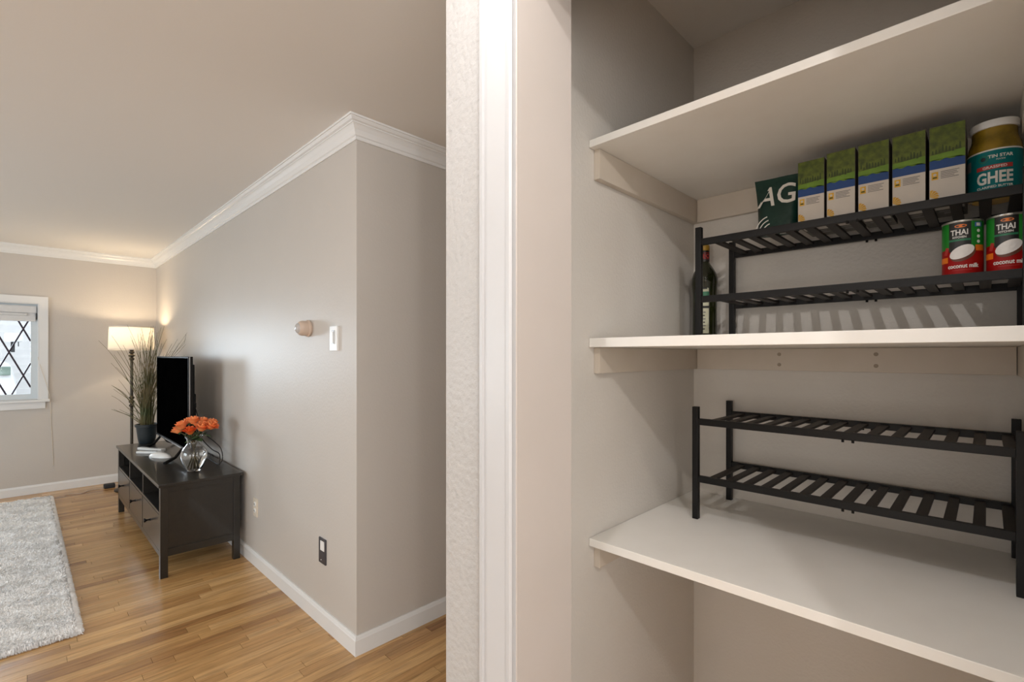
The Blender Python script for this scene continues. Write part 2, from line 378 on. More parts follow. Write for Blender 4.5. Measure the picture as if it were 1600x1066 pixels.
# closet front wall: end piece, right piece, header
S('wall_closet_front', (XF, YJ, 0), (XI, YE, ZC), wall_knock)
mb = MB(); mb.box((XF, -2.5, 0), (XI, YJR, ZC)).box((XF, YJR, 2.135), (XI, YJ, ZC))
mb.build('wall_closet_front', wall_knock, kind='structure')
# smooth painted jamb lining on the opening
S('trim_jamb_left', (XF - 0.001, YJ - 0.004, 0), (XI + 0.001, YJ, 2.135), jamb_paint)
S('trim_jamb_right', (XF - 0.001, YJR, 0), (XI + 0.001, YJR + 0.004, 2.135), jamb_paint)
S('wall_closet_left', (XI, YS, 0), (XB + 0.1, YE, ZC), closet_paint)
S('wall_closet_back', (XB, YR - 0.1, 0), (XB + 0.1, YS, ZC), closet_paint)
S('wall_closet_right', (XI, YR - 0.1, 0), (XB, YR, ZC), closet_paint)

# casing round the closet opening (moulded, left leg in view; right leg and head beyond the frame edge)
def casing_leg(name, y_in, sgn):
    prof = [(0, 0), (0, 0.012), (0.004, 0.016), (0.012, 0.016), (0.015, 0.013), (0.018, 0.0135), (0.060, 0.019), (0.064, 0.019), (0.066, 0.016), (0.071, 0.016), (0.073, 0.021), (0.080, 0.021), (0.080, 0)]
    mbb = MB(); n = len(prof); vs = []
    for z in (0, 2.232):
        for d_, t_ in prof: vs.append((XF - t_, y_in + sgn * d_, z))
    fs = [(i, (i+1) % n, n + (i+1) % n, n + i) for i in range(n)] + [tuple(range(n)), tuple(range(n, 2*n))]
    mbb.add(vs, fs); return mbb.build(name, casing_white, kind='structure')
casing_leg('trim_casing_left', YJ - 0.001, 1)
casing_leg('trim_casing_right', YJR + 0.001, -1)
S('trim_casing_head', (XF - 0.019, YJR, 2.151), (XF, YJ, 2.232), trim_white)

# crown moulding
def crown_prof(z):
    return [(0, z - 0.090), (0.007, z - 0.090), (0.010, z - 0.084), (0.010, z - 0.076), (0.015, z - 0.072), (0.017, z - 0.064), (0.022, z - 0.050),
            (0.032, z - 0.036), (0.037, z - 0.031), (0.040, z - 0.030), (0.040, z - 0.025), (0.048, z - 0.021), (0.054, z - 0.013), (0.056, z - 0.009), (0.061, z - 0.009), (0.061, z), (0, z)]
mb = MB(); mb.sweep([(-3.6, YF), (XA, YF)][::-1], crown_prof(ZC)); mb.build('trim_crown_far', trim_white, kind='structure')
mb = MB(); mb.sweep([(3.2, YB), (XA, YB), (XA, YF - 0.005)][::-1], [(-d_, z_) for d_, z_ in crown_prof(ZC)])
mb.build('trim_crown_right', trim_white, kind='structure')
def base_prof(s=1, h=0.088): return [(0, 0.0), (s*0.013, 0.0), (s*0.013, h - 0.018), (s*0.011, h - 0.014), (s*0.009, h - 0.006), (s*0.006, h), (0, h)]
mb = MB(); mb.sweep([(XA, YF), (-3.6, YF)], base_prof(1)); mb.build('baseboard_far', trim_white, kind='structure')
mb = MB(); mb.sweep([(XA, YF - 0.014), (XA, YB), (3.2, YB)], base_prof(-1)); mb.build('baseboard_right', trim_white, kind='structure')
mb = MB(); mb.sweep([(-3.6, YF - 0.014), (-3.6, -2.5)], base_prof(1)); mb.build('baseboard_left', trim_white, kind='structure')

# ------------------------------------------------------------------ window
win = bpy.data.objects.new('window_1', None); C.objects.link(win); win.location = (WX1, YF, WZ0); win['kind'] = 'structure'
# casing
CW = 0.068
mb = MB()
def cas(a0, a1, z0, z1):
    mb.box((a0, YF - 0.016, z0), (a1, YF, z1))
cas(WX1, WX1 + CW, WZ0, WZ1 + CW); cas(WX0 - CW, WX0, WZ0, WZ1 + CW); cas(WX0, WX1, WZ1, WZ1 + CW)
mb.box((WX1 + CW - 0.014, YF - 0.021, WZ0), (WX1 + CW, YF - 0.016, WZ1 + CW)).box((WX0 - CW, YF - 0.021, WZ1 + CW - 0.014), (WX1 + CW - 0.014, YF - 0.016, WZ1 + CW))
mb.build('casing', trim_white, win)
box_obj('window_sill', (WX0 - CW - 0.015, YF - 0.045, WZ0 - 0.022), (WX1 + CW + 0.012, YF + 0.02, WZ0), trim_white, win, bevel=0.003)
mb = MB().box((WX0 - CW, YF - 0.018, WZ0 - 0.090), (WX1 + CW - 0.02, YF, WZ0 - 0.022)); mb.build('apron', trim_white, win, bevel=0.003)
# reveal lining + sash
mb = MB(); t = 0.008
mb.box((WX1 - t, YF - 0.0, WZ0), (WX1 - 0.0005, YF + 0.118, WZ1)).box((WX0, YF, WZ0), (WX0 + t, YF + 0.118, WZ1)).box((WX0 + t, YF, WZ1 - t), (WX1 - t, YF + 0.118, WZ1 - 0.0005)).box((WX0 + t, YF + 0.02, WZ0 + 0.0005), (WX1 - t, YF + 0.118, WZ0 + t))
mb.build('reveal', trim_white, win)
GX1, GX0, GZ0, GZ1 = 0.068, WX0 + 0.05, 0.992, 1.86
mb = MB(); ys = YF + 0.055
mb.box((GX1, ys, WZ0 + t), (WX1 - t, ys + 0.035, WZ1 - t)).box((WX0 + t, ys, WZ0 + t), (GX0, ys + 0.035, WZ1 - t))
mb.box((GX0, ys, WZ0 + t), (GX1, ys + 0.035, GZ0)).box((GX0, ys, GZ1), (GX1, ys + 0.035, WZ1 - t))
mb.build('sash', frame_m, win)
box_obj('pane', (GX0, ys + 0.015, GZ0), (GX1, ys + 0.018, GZ1), pane_m, win)
# diamond leading
def clip_line(x0, z0, sl):
    a, b = GX0, GX1; pts = []
    za, zb = z0 + sl * (a - x0), z0 + sl * (b - x0)
    def xz(z): return x0 + (z - z0) / sl
    if sl > 0: lo = max(a, xz(GZ0)); hi = min(b, xz(GZ1))
    else: lo = max(a, xz(GZ1)); hi = min(b, xz(GZ0))
    if hi - lo < 0.01: return None
    return (lo, z0 + sl * (lo - x0)), (hi, z0 + sl * (hi - x0))
SL = 2.33
for k_ in range(-2, 16):
    for sg in (1, -1):
        r_ = clip_line(0.016 - 0.198 * k_, 1.640, sg * SL)
        if r_:
            (xa, za), (xb, zb) = r_
            MB().tube([(xa, ys + 0.009, za), (xb, ys + 0.009, zb)], 0.0072, 6).build('lead_came', lead, win)
# roller shade cassette at the top
sh = thing('roller_shade', 'white roller shade rolled up at the top of the window', 'shade', (-0.5, YF + 0.03, 1.80))
box_obj('headrail', (WX0 + 0.012, YF + 0.012, 1.800), (0.108, YF + 0.052, 1.868), blind_m, sh, bevel=0.004)
MB().lathe((WX0 + 0.02, YF + 0.032, 1.783), [(0.016, 0), (0.016, 1.22)], 16, axis='X').build('fabric_roll', blind_m, sh)
box_obj('bottom_rail', (WX0 + 0.015, YF + 0.018, 1.715), (0.103, YF + 0.044, 1.768), blind_m, sh, bevel=0.003)
box_obj('fabric', (WX0 + 0.02, YF + 0.030, 1.76), (0.100, YF + 0.033, 1.802), blind_m, sh)
MB().box((0.105, YF + 0.014, 1.735), (0.113, YF + 0.05, 1.80)).build('end_bracket', slot_dark, sh)
c_ = MB().tube([(0.118, YF - 0.002, 1.36), (0.14, YF - 0.022, 1.25), (0.172, YF - 0.022, 1.12), (0.205, YF - 0.05, 0.96), (0.208, YF - 0.008, 0.90), (0.213, YF - 0.004, 0.70), (0.222, YF - 0.004, 0.50), (0.23, YF - 0.004, 0.26)], 0.0022, 6).build('blind_cord', ivory)
tag(c_, 'thin pale cord hanging from the window corner down the wall', 'cord')

# ------------------------------------------------------------------ outdoors seen through the panes
g_ = S('ground_outside', (-8, YF + 0.13, -0.3), (8, 22, -0.2), asphalt)
nb = thing('neighbouring_house', 'pale grey clapboard house beyond the leaded window', 'house', (0, 14, -0.2))
box_obj('house_wall', (-6, 14.0, -0.2), (6, 14.3, 4.2), siding_m, nb)
for i in range(26):
    z = -0.1 + i * 0.16
    mx = Matrix.Translation((0, 13.985, z)) @ Matrix.Rotation(0.20, 4, 'X')
    MB().box((-6, -0.012, 0), (6, 0.012, 0.165), mx=mx).build('siding_board', siding_m, nb)
mb = MB().box((-1.5, 13.93, 0.9), (-0.45, 13.99, 2.1)); mb.build('house_window', frame_m, nb)
box_obj('house_window_pane', (-1.42, 13.90, 0.98), (-0.53, 13.94, 2.02), car_glass, nb)
car = thing('car', 'white van parked outside the leaded window', 'car', (-1.2, 10.4, -0.2))
def car_shell():
    prof = [(-3.4, 0.25), (-3.4, 1.1), (-3.2, 1.75), (-2.9, 1.95), (-1.2, 1.98), (-0.75, 1.75), (-0.38, 1.42), (-0.12, 1.36), (-0.05, 1.05), (-0.05, 0.25)]
    n = len(prof); vs = [(x, 9.7, z - 0.2 + 0.1) for x, z in prof] + [(x, 11.3, z - 0.2 + 0.1) for x, z in prof]
    return vs, [tuple(range(n)), tuple(range(n, 2*n))] + [(i, (i+1) % n, n + (i+1) % n, n + i) for i in range(n)]
mb = MB(); mb.add(*car_shell()); mb.build('body', car_white, car, bevel=0.06, smooth=True)
MB().add([(-1.9, 9.68, 1.15), (-0.50, 9.68, 1.25), (-0.86, 9.68, 1.66), (-1.9, 9.68, 1.72), (-1.9, 9.70, 1.15), (-0.50, 9.70, 1.25), (-0.86, 9.70, 1.66), (-1.9, 9.70, 1.72)],
         [(0,1,2,3),(4,7,6,5),(0,4,5,1),(1,5,6,2),(2,6,7,3),(3,7,4,0)]).build('side_window', car_glass, car)
MB().box((-0.16, 9.46, 1.56), (0.02, 9.60, 1.68)).build('mirror', car_white, car, bevel=0.03, smooth=True)
MB().box((-1.55, 9.65, 0.96), (-1.38, 9.69, 0.99)).build('door_handle', slot_dark, car)
MB().box((-0.24, 9.66, 1.10), (-0.10, 9.72, 1.22)).build('headlight', car_glass, car, bevel=0.01)
MB().box((-0.03, 9.50, 1.50), (-0.02, 9.64, 1.58)).box((-0.10, 9.58, 1.42), (-0.06, 9.74, 1.60)).build('mirror_arm', rubber, car)
MB().box((-3.4, 9.66, 0.16), (-0.05, 9.71, 0.72)).build('lower_trim', rubber, car)
for wx in (-0.55, -2.7):
    MB().lathe((wx, 9.66, 0.13), [(0.20, 0), (0.31, 0.01), (0.33, 0.05), (0.33, 0.2)], 24, axis='Y').build('wheel', rubber, car, smooth=True)

# ------------------------------------------------------------------ closet shelves
def closet_shelf(z, th, where, cleat_h, nails):
    t_ = thing('closet_shelf', 'white painted closet shelf board, ' + where, 'shelf', (XS, YS, z - th), 'closet shelves')
    mb = MB(); n = 24; # front edge slightly uneven
    b = mb.box((XS, YR + 0.001, z - th), (XB - 0.001, YS - 0.001, z))
    mb.build('board', shelf_white, t_, bevel=0.0012)
    zc = z - th
    box_obj('cleat', (XS + 0.022, YS - 0.0185, zc - cleat_h), (XB - 0.0005, YS - 0.0005, zc - 0.0005), cleat_paint, t_, bevel=0.001)
    bk = box_obj('cleat', (XB - 0.0185, YR + 0.020, zc - cleat_h), (XB - 0.0005, YS - 0.020, zc - 0.0005), cleat_paint, t_, bevel=0.001)
    box_obj('cleat', (XS + 0.022, YR + 0.0005, zc - cleat_h), (XB - 0.0005, YR + 0.0185, zc - 0.0005), cleat_paint, t_, bevel=0.001)
    if nails:
        for yy in (0.458, 0.217):
            for dz in (0.018, 0.050):
                MB().lathe((XB - 0.0190, yy, zc - dz), [(0.0045, -0.0004), (0.0055, 0.0004)], 12, axis='X').build('nail_head', nail_stain, t_)
closet_shelf(Z1, 0.0190, 'topmost, above the cartons', 0.078, False)
closet_shelf(Z2, 0.0235, 'middle one, carrying the bottle and the loaded rack', 0.068, True)
closet_shelf(Z3, 0.0205, 'lowest, carrying the empty black rack', 0.060, False)

# ------------------------------------------------------------------ slatted racks
RX0, RX1, RY0, RY1 = 1.376, 1.6314, -0.049, 0.603
def rack(dy, z0, label):
    t_ = thing('shoe_rack', label, 'rack', ((RX0+RX1)/2, (RY0+RY1)/2 + dy, z0), 'slatted black racks')
    L_ = 0.0082; H = 0.3247
    for x in (RX0, RX1):
        for y in (RY0, RY1):
            box_obj('leg', (x - L_, y + dy - L_, z0), (x + L_, y + dy + L_, z0 + H), rack_black, t_, bevel=0.0012)
    for zt in (0.291, 0.126):
        for x in (RX0, RX1):
            box_obj('rail', (x - 0.006, RY0 + dy + L_, z0 + zt - 0.0185), (x + 0.006, RY1 + dy - L_, z0 + zt), rack_black, t_, bevel=0.0008)
            mb = MB()
            for yy in (0.225, 0.245): mb.lathe((x + (0.004 if x == RX1 else -0.004), yy + dy, z0 + zt - 0.024), [(0.003, 0), (0.003, 0.008)], 8)
            mb.build('hinge_pin', metal_dark, t_)
        for k_ in range(14):
            yh = (0.603 - 0.030) - k_ * 0.04595
            zz = z0 + zt - 0.011
            box_obj('slat', (RX0 + 0.006, yh - 0.0200 + dy, zz), (RX1 - 0.006, yh + dy, zz + 0.0065), slat_dark, t_, bevel=0.0008)
rack(0.0, Z3, 'empty black two-tier slatted rack on the lowest closet shelf')
rack(-0.009, Z2, 'black two-tier slatted rack on the middle shelf, loaded with cartons and cans')
ZT, ZL = Z2 + 0.291 - 0.0045, Z2 + 0.126 - 0.0045    # tops of the slats of the loaded rack

# ------------------------------------------------------------------ cartons
words = ['leftmost of the row, beside the green pouch', 'second from the left in the row', 'middle one of the row of five',
         'fourth from the left in the row', 'rightmost of the row, beside the ghee jar']
for i in range(5):
    yl = 0.3475 - i * 0.0642; yr = yl - 0.0585; xf = 1.400 + (0.004 if i == 0 else 0); hz = 0.168 if i else 0.164; z0 = ZT
    t_ = thing('carton', 'green, blue and white carton, ' + words[i], 'box', (xf + 0.07, (yl+yr)/2, z0), 'five landscape printed cartons')
    box_obj('carton_body', (xf, yr, z0), (xf + 0.15, yl, z0 + hz), box_side, t_, bevel=0.0008)
    W = yl - yr
    fn = lambda u, v, w_: (xf - w_, yl - u, z0 + v)
    mb = MB()
    R = lambda u0, v0, u1, v1, mi, w_=0.0004: fpoly(mb, [(u0, v0), (u1, v0), (u1, v1), (u0, v1)], fn, mi, w_)
    R(0.0006, 0.0008, W - 0.0006, 0.075, 0); 
    R(0.0006, 0.075, W - 0.0006, 0.098, 1)
    R(0.0006, 0.098, W - 0.0006, hz - 0.001, 2)
    # meadow strip with a wavy lower edge, tree line
    pts = [(0.0006, 0.094)] + [(0.0006 + (W - 0.0012) * k_ / 10, 0.094 + 0.002 * math.sin(k_ * 1.7)) for k_ in range(11)] + [(W - 0.0006, 0.110), (0.0006, 0.106)]
    fpoly(mb, pts, fn, 3, 0.0006)
    rr = random.Random(i)
    for k_ in range(9):
        u = 0.006 + k_ * 0.0055; h_ = rr.uniform(0.006, 0.016); b_ = 0.107 + rr.uniform(0, 0.004)
        fpoly(mb, [(u - 0.0018, b_), (u + 0.0018, b_), (u + 0.001, b_ + h_), (u - 0.001, b_ + h_)], fn, 4, 0.0007)
    # gold emblem, grey small print, fan of gold
    R(0.004, 0.052, 0.015, 0.069, 5, 0.0006)
    fpoly(mb, [(0.0095 + 0.003 * math.cos(a), 0.063 + 0.003 * math.sin(a)) for a in [k_ * PI / 4 for k_ in range(8)]], fn, 0, 0.0008)
    R(0.006, 0.055, 0.013, 0.058, 4, 0.0008)
    for k_, ww in enumerate((0.030, 0.026, 0.028, 0.022, 0.029)):
        R(0.019, 0.067 - k_ * 0.0035, 0.019 + ww, 0.0685 - k_ * 0.0035, 6, 0.0006)
    for k_ in range(5):
        a0 = -0.5 + k_ * 0.42; cx, cz = 0.001, 0.016
        pp = [(cx, cz), (cx + 0.016 * math.cos(a0), cz + 0.016 * math.sin(a0)), (cx + 0.014 * math.cos(a0 + 0.35), cz + 0.014 * math.sin(a0 + 0.35))]
        fpoly(mb, [(max(0.0006, a_), max(0.001, b_)) for a_, b_ in pp], fn, 5, 0.0006)
    mb.build('front_print', [box_white, box_blue, box_green, box_green2, box_tree, box_gold, gray_ink], t_)
    mb = MB()   # pale printed panel on the underside, seen between the slats
    mb.box((xf + 0.002, yr + 0.003, z0 - 0.0003), (xf + 0.066, yl - 0.003, z0 + 0.0006), 0)
    mb.box((xf + 0.080, yr + 0.012, z0 - 0.0003), (xf + 0.088, yl - 0.012, z0 + 0.0006), 1).box((xf + 0.098, yr + 0.008, z0 - 0.0003), (xf + 0.112, yl - 0.02, z0 + 0.0006), 1)
    mb.build('base_print', [box_white, gray_ink], t_)

# ------------------------------------------------------------------ green pouch
t_ = thing('coffee_pouch', 'dark green foil pouch with large pale letters AG on the top tier', 'pouch', (1.47, 0.405, ZT))
ny, nz = 10, 12; mb = MB(); H = 0.160
def pouch(side, u, v):  # u 0..1 left->right, v 0..1
    wl = 0.470 - 0.012 * (1 - v) - 0.004 * math.sin(v * 3); wr = 0.352 + 0.004 * (1 - v)
    y = wl + (wr - wl) * u
    bulge = 0.028 * (1 - v) ** 0.7 * (math.sin(PI * min(max(u, 0.0), 1.0)) ** 0.35) + 0.0015
    if v > 0.9: bulge = 0.0015
    wr_ = 0.0012 * math.sin(u * 9 + v * 5)
    return (1.450 + side * (bulge) + wr_ + 0.012 * v, y, ZT + v * H * (1 - 0.02 * u) + 0.0005)
for side in (-1, 1):
    vs = [pouch(side, a / ny, b / nz) for b in range(nz + 1) for a in range(ny + 1)]
    fs = [(b*(ny+1)+a, b*(ny+1)+a+1, (b+1)*(ny+1)+a+1, (b+1)*(ny+1)+a) for b in range(nz) for a in range(ny)]
    mb.add(vs, fs)
nn = (nz+1)*(ny+1)
mb.f += [(a, a+1, nn+a+1, nn+a) for a in range(ny)] + [(nz*(ny+1)+a, nz*(ny+1)+a+1, nn+nz*(ny+1)+a+1, nn+nz*(ny+1)+a) for a in range(ny)]
mb.f += [(b*(ny+1), (b+1)*(ny+1), nn+(b+1)*(ny+1), nn+b*(ny+1)) for b in range(nz)] + [(b*(ny+1)+ny, (b+1)*(ny+1)+ny, nn+(b+1)*(ny+1)+ny, nn+b*(ny+1)+ny) for b in range(nz)]
mb.m += [0] * (len(mb.f) - len(mb.m))
mb.build('pouch_body', bag_green, t_, smooth=True)
mb = MB()
def fpch(u, v, w_):
    U = u / 0.116; V = v / H; q = pouch(-1, min(max(U, 0), 1), min(max(V, 0), 1)); return (q[0] - w_ - 0.0004, 0.4685 - u, q[2])
ftext(mb, 'A', 0.080, fpch, 0.034, 0.078, 0, bold=0.0007, sx=0.82, shear=0.16)
mb.build('letter', white_ink, t_); mb = MB()
ftext(mb, 'G', 0.080, fpch, 0.084, 0.080, 0, bold=0.0007, sx=0.86)
mb.build('letter', white_ink, t_); mb = MB()
for k_ in range(3):
    pts = []
    for j in range(9):
        a = 0.3 + 0.13 * j; r0 = 0.040 - k_ * 0.008
        pts.append((0.050 - r0 * math.cos(a) + k_ * 0.002, 0.008 + r0 * math.sin(a) - k_ * 0.003))
    for a, b in zip(pts[:-1], pts[1:]):
        dx, dz = b[0]-a[0], b[1]-a[1]; l_ = math.hypot(dx, dz); nx_, nz_ = -dz/l_*0.0016, dx/l_*0.0016
        fpoly(mb, [(a[0]-nx_, a[1]-nz_), (b[0]-nx_, b[1]-nz_), (b[0]+nx_, b[1]+nz_), (a[0]+nx_, a[1]+nz_)], fpch, 0, 0.0008)
mb.build('curved_stripes', white_ink, t_)
mb = MB()
fb = lambda u, v, w_: (1.43 + v, 0.452 - u, ZT - 0.0003 - w_ * 0.3 + 0.0003)
for (u, v, a_, b_) in ((0.03, 0.004, 0.012, 0.003), (0.05, 0.016, 0.016, 0.004), (0.066, 0.03, 0.014, 0.004)):
    mb.box((1.432 + v, 0.452 - u - a_, ZT - 0.0002), (1.432 + v + b_, 0.452 - u, ZT + 0.0007))
mb.build('base_marks', white_ink, t_)

# ------------------------------------------------------------------ ghee jar
JC = (1.462, -0.0115); JR = 0.0425
t_ = thing('ghee_jar', 'glass jar of ghee with teal label and pale lid, right of the cartons', 'jar', (JC[0], JC[1], ZT))
MB().lathe((*JC, ZT), [(0.036, 0), (0.0405, 0.003), (0.0422, 0.010), (0.0425, 0.104), (0.0405, 0.116), (0.037, 0.126), (0.0355, 0.134), (0.0355, 0.150)], 40).build('jar_body', ghee_m, t_, smooth=True)
MB().lathe((*JC, ZT), [(0.034, -0.0004), (0.0402, 0.0026), (0.0402, 0.003)], 32).build('jar_base', ghee_m2, t_)
MB().lathe((*JC, ZT), [(0.0355, 0.1475), (0.0385, 0.148), (0.0390, 0.151), (0.0390, 0.1605), (0.0378, 0.163), (0.030, 0.1635)], 40).build('lid', white_plastic, t_, smooth=True)
def cyl(c, R_, z0, ang0):
    def fn(u, v, w_):
        a = ang0 - u / R_
        return (c[0] + (R_ + w_) * math.cos(a), c[1] + (R_ + w_) * math.sin(a), z0 + v)
    return fn
toc = lambda c: math.atan2(-c[1], -c[0])      # the side turned to the room
def cyl2(c, R_, z0, ang0):   # u grows to the right seen from the front (towards -Y)
    def fn(u, v, w_):
        a = ang0 + u / R_
        return (c[0] + (R_ + w_) * math.cos(a), c[1] + (R_ + w_) * math.sin(a), z0 + v)
    return fn
fj = cyl2(JC, 0.0427, ZT, PI)
mb = MB()
fpoly(mb, (-0.085, 0.012, 0.060, 0.098), fj, 0, 0.0003, sub=40)
fpoly(mb, (-0.085, 0.0965, 0.060, 0.0995), fj, 1, 0.0005, sub=40)
fpoly(mb, (-0.029, 0.058, 0.028, 0.0665), fj, 2, 0.0005, sub=16)
ftext(mb, 'GRASSFED', 0.0070, fj, 0, 0.0597, 1, bold=0.0001, sx=1.15)
ftext(mb, 'GHEE', 0.0330, fj, 0, 0.029, 1, bold=0.0010, sx=0.70)
ftext(mb, 'CLARIFIED BUTTER', 0.0066, fj, 0, 0.019, 1, bold=0.0001)
ftext(mb, 'TIN STAR', 0.0090, fj, 0.009, 0.081, 1, bold=0.0002)
ftext(mb, 'FOODS', 0.0042, fj, 0.009, 0.075, 1)
for k_ in range(16):
    a, b = 2*PI*k_/16, 2*PI*(k_+1)/16; cu, cv = -0.0175, 0.081
    for r0, r1, mi in ((0.0062, 0.0078, 3), (0.0, 0.0042, 4)):
        fpoly(mb, [(cu + r0*math.cos(a), cv + r0*math.sin(a)), (cu + r0*math.cos(b), cv + r0*math.sin(b)), (cu + r1*math.cos(b), cv + r1*math.sin(b)), (cu + r1*math.cos(a), cv + r1*math.sin(a))], fj, mi, 0.0006)
fpoly(mb, (-0.060, 0.064, -0.042, 0.086), fj, 5, 0.0005, sub=8)
mb.build('label_print', [teal, white_ink, red_ink, green_ink, can_black, gray_ink], t_)

# ------------------------------------------------------------------ coconut milk cans
def can(cx, cy, label):
    c = (cx, cy); R_ = 0.0345; z0 = ZL; H_ = 0.126
    t_ = thing('coconut_milk_can', label, 'can', (cx, cy, z0), 'coconut milk cans')
    MB().lathe((cx, cy, z0), [(0.031, 0.002), (0.0325, 0.0), (R_, 0.001), (R_, 0.0035), (0.0335, 0.005), (0.0335, H_ - 0.005), (R_, H_ - 0.0035), (R_, H_ - 0.001), (0.0330, H_), (0.0315, H_ - 0.003)], 40).build('can_body', tin, t_, smooth=True)
    fn = cyl2(c, 0.0336, z0, PI + (0.06 if cy > 0 else 0.03)); mb = MB(); hw = PI * 0.0336
    # base colours
    fpoly(mb, (-0.052, 0.005, 0.052, 0.064), fn, 2, 0.0002, sub=40)
    fpoly(mb, (-0.052, 0.064, 0.052, 0.121), fn, 1, 0.0002, sub=40)
    fpoly(mb, (-0.024, 0.058, 0.013, 0.121), fn, 0, 0.0004, sub=16)
    fpoly(mb, (0.052, 0.005, 0.1055, 0.121), fn, 0, 0.0002, sub=24)
    fpoly(mb, (-0.1055, 0.005, -0.052, 0.121), fn, 0, 0.0002, sub=24)
    for k_ in range(12): fpoly(mb, (0.0535, 0.012 + k_*0.009, 0.058, 0.017 + k_*0.009), fn, 3, 0.0005, sub=2)
    # lettering
    ftext(mb, 'THAI', 0.0165, fn, -0.006, 0.0935, 3, bold=0.0003, sx=0.78)
    ftext(mb, 'KITCHEN', 0.0056, fn, -0.006, 0.0868, 3, bold=0.0001, sx=0.95)
    fpoly(mb, (-0.024, 0.0805, 0.012, 0.0845), fn, 4, 0.0006, sub=10)
    ftext(mb, 'coconut milk', 0.0125, fn, 0.000, 0.0225, 3, bold=0.0003, sx=0.78)
    fpoly(mb, (-0.018, 0.0175, 0.014, 0.0185), fn, 6, 0.0005, sub=8)
    # emblem, seals, tags
    fpoly(mb, [(-0.004 + 0.010*math.cos(a), 0.1125 + 0.0036*math.sin(a)) for a in [k_*PI/6 for k_ in range(12)]], fn, 5, 0.0006)
    fpoly(mb, (0.019, 0.1085, 0.034, 0.118), fn, 7, 0.0006, sub=5)
    fpoly(mb, (0.022, 0.110, 0.030, 0.1165), fn, 3, 0.0008, sub=3)
    for zz in (0.100, 0.088, 0.077):
        fpoly(mb, [(0.0265 + 0.0036*math.cos(a), zz + 0.0036*math.sin(a)) for a in [k_*PI/4 for k_ in range(8)]], fn, 3, 0.0006)
    fpoly(mb, (0.020, 0.0575, 0.040, 0.070), fn, 5, 0.0008, sub=6)
    fpoly(mb, (-0.048, 0.0355, -0.026, 0.048), fn, 5, 0.0008, sub=6)
    fpoly(mb, [(-0.036, 0.054), (-0.028, 0.052), (-0.024, 0.068), (-0.031, 0.070)], fn, 6, 0.0007)
    # coconut half: husk and flesh
    ca, sa = math.cos(0.50), math.sin(0.50)
    for rx, ry, ou, ov, mi, w_ in ((0.0225, 0.0155, -0.0005, 0.0535, 8, 0.0011), (0.0215, 0.0125, -0.002, 0.0565, 9, 0.0017)):
        for k_ in range(24):
            a, b = 2*PI*k_/24, 2*PI*(k_+1)/24
            P = [(0, 0)] + [(0.5*rx*math.cos(q), 0.5*ry*math.sin(q)) for q in (a, b)] + [(rx*math.cos(q), ry*math.sin(q)) for q in (b, a)]
            P = [(ou + x_*ca - y_*sa, ov + x_*sa + y_*ca) for x_, y_ in P]
            mb.add([fn(P[0][0], P[0][1], w_), fn(P[1][0], P[1][1], w_), fn(P[2][0], P[2][1], w_)], [(0,1,2)], mi)
            mb.add([fn(P[1][0], P[1][1], w_), fn(P[2][0], P[2][1], w_), fn(P[3][0], P[3][1], w_), fn(P[4][0], P[4][1], w_)], [(0,1,2,3)], mi)
    mb.build('label_print', [can_black, can_green, can_red, white_ink, green_ink, can_orange, red_ink, blue_ink, can_husk, coco_white], t_, flip=False)
can(1.450, 0.0385, 'green and red coconut milk can on the lower tier, left of the pair')
can(1.450, -0.0325, 'green and red coconut milk can on the lower tier, right of the pair')

# ------------------------------------------------------------------ olive oil bottle
BC = (1.642, 0.6905)
BC = (1.610, 0.676)
t_ = thing('oil_bottle', 'dark green oil bottle with gold cap behind the loaded rack leg', 'bottle', (BC[0], BC[1], Z2))
MB().lathe((*BC, Z2), [(0.034, 0), (0.040, 0.003), (0.0415, 0.012), (0.039, 0.030), (0.0385, 0.16), (0.0415, 0.196), (0.041, 0.212), (0.036, 0.230), (0.026, 0.248), (0.0165, 0.262), (0.0135, 0.272), (0.0125, 0.300)], 36).build('bottle_body', oil_glass, t_, smooth=True)
MB().lathe((*BC, Z2), [(0.0148, 0.268), (0.0152, 0.270), (0.0152, 0.305)], 24).build('neck_sleeve', can_black, t_, smooth=True)
MB().lathe((*BC, Z2), [(0.0150, 0.305), (0.0158, 0.306), (0.0158, 0.322), (0.0135, 0.324)], 24).build('cap', gold, t_, smooth=True)
fn = cyl2(BC, 0.0393, Z2, PI + 0.39); mb = MB()
fpoly(mb, (-0.035, 0.028, 0.016, 0.19), fn, 1, 0.0002, sub=20)
fpoly(mb, (-0.032, 0.028, 0.013, 0.11), fn, 0, 0.0005, sub=20)
fpoly(mb, (-0.032, 0.118, 0.013, 0.186), fn, 0, 0.0005, sub=20)
fpoly(mb, (-0.032, 0.135, 0.013, 0.165), fn, 2, 0.0008, sub=20)
fpoly(mb, (-0.010, 0.135, 0.010, 0.150), fn, 3, 0.001, sub=8)
fpoly(mb, (-0.018, 0.173, 0.008, 0.178), fn, 1, 0.001, sub=8)
for k_ in range(6): fpoly(mb, (-0.012 + 0.004*(k_ % 3), 0.040 + 0.011*k_, 0.001 + 0.002*(k_ % 2), 0.044 + 0.011*k_), fn, 4 if k_ % 2 else 1, 0.001, sub=4)
mb.build('label_print', [paper, black_ink, green_ink, leaf_m, gray_ink, red_ink], t_, flip=False); mb = MB()
fn2 = cyl2(BC, 0.0154, Z2, PI + 0.39)
ftext(mb, 'EO', 0.018, fn2, 0.006, 0.280, 5, bold=0.0006)
fpoly(mb, (-0.004, 0.276, 0.016, 0.2775), fn2, 5, 0.0006, sub=8); fpoly(mb, (-0.004, 0.2955, 0.016, 0.297), fn2, 5, 0.0006, sub=8)
mb.build('neck_print', [paper, black_ink, green_ink, leaf_m, gray_ink, red_ink], t_, flip=False)

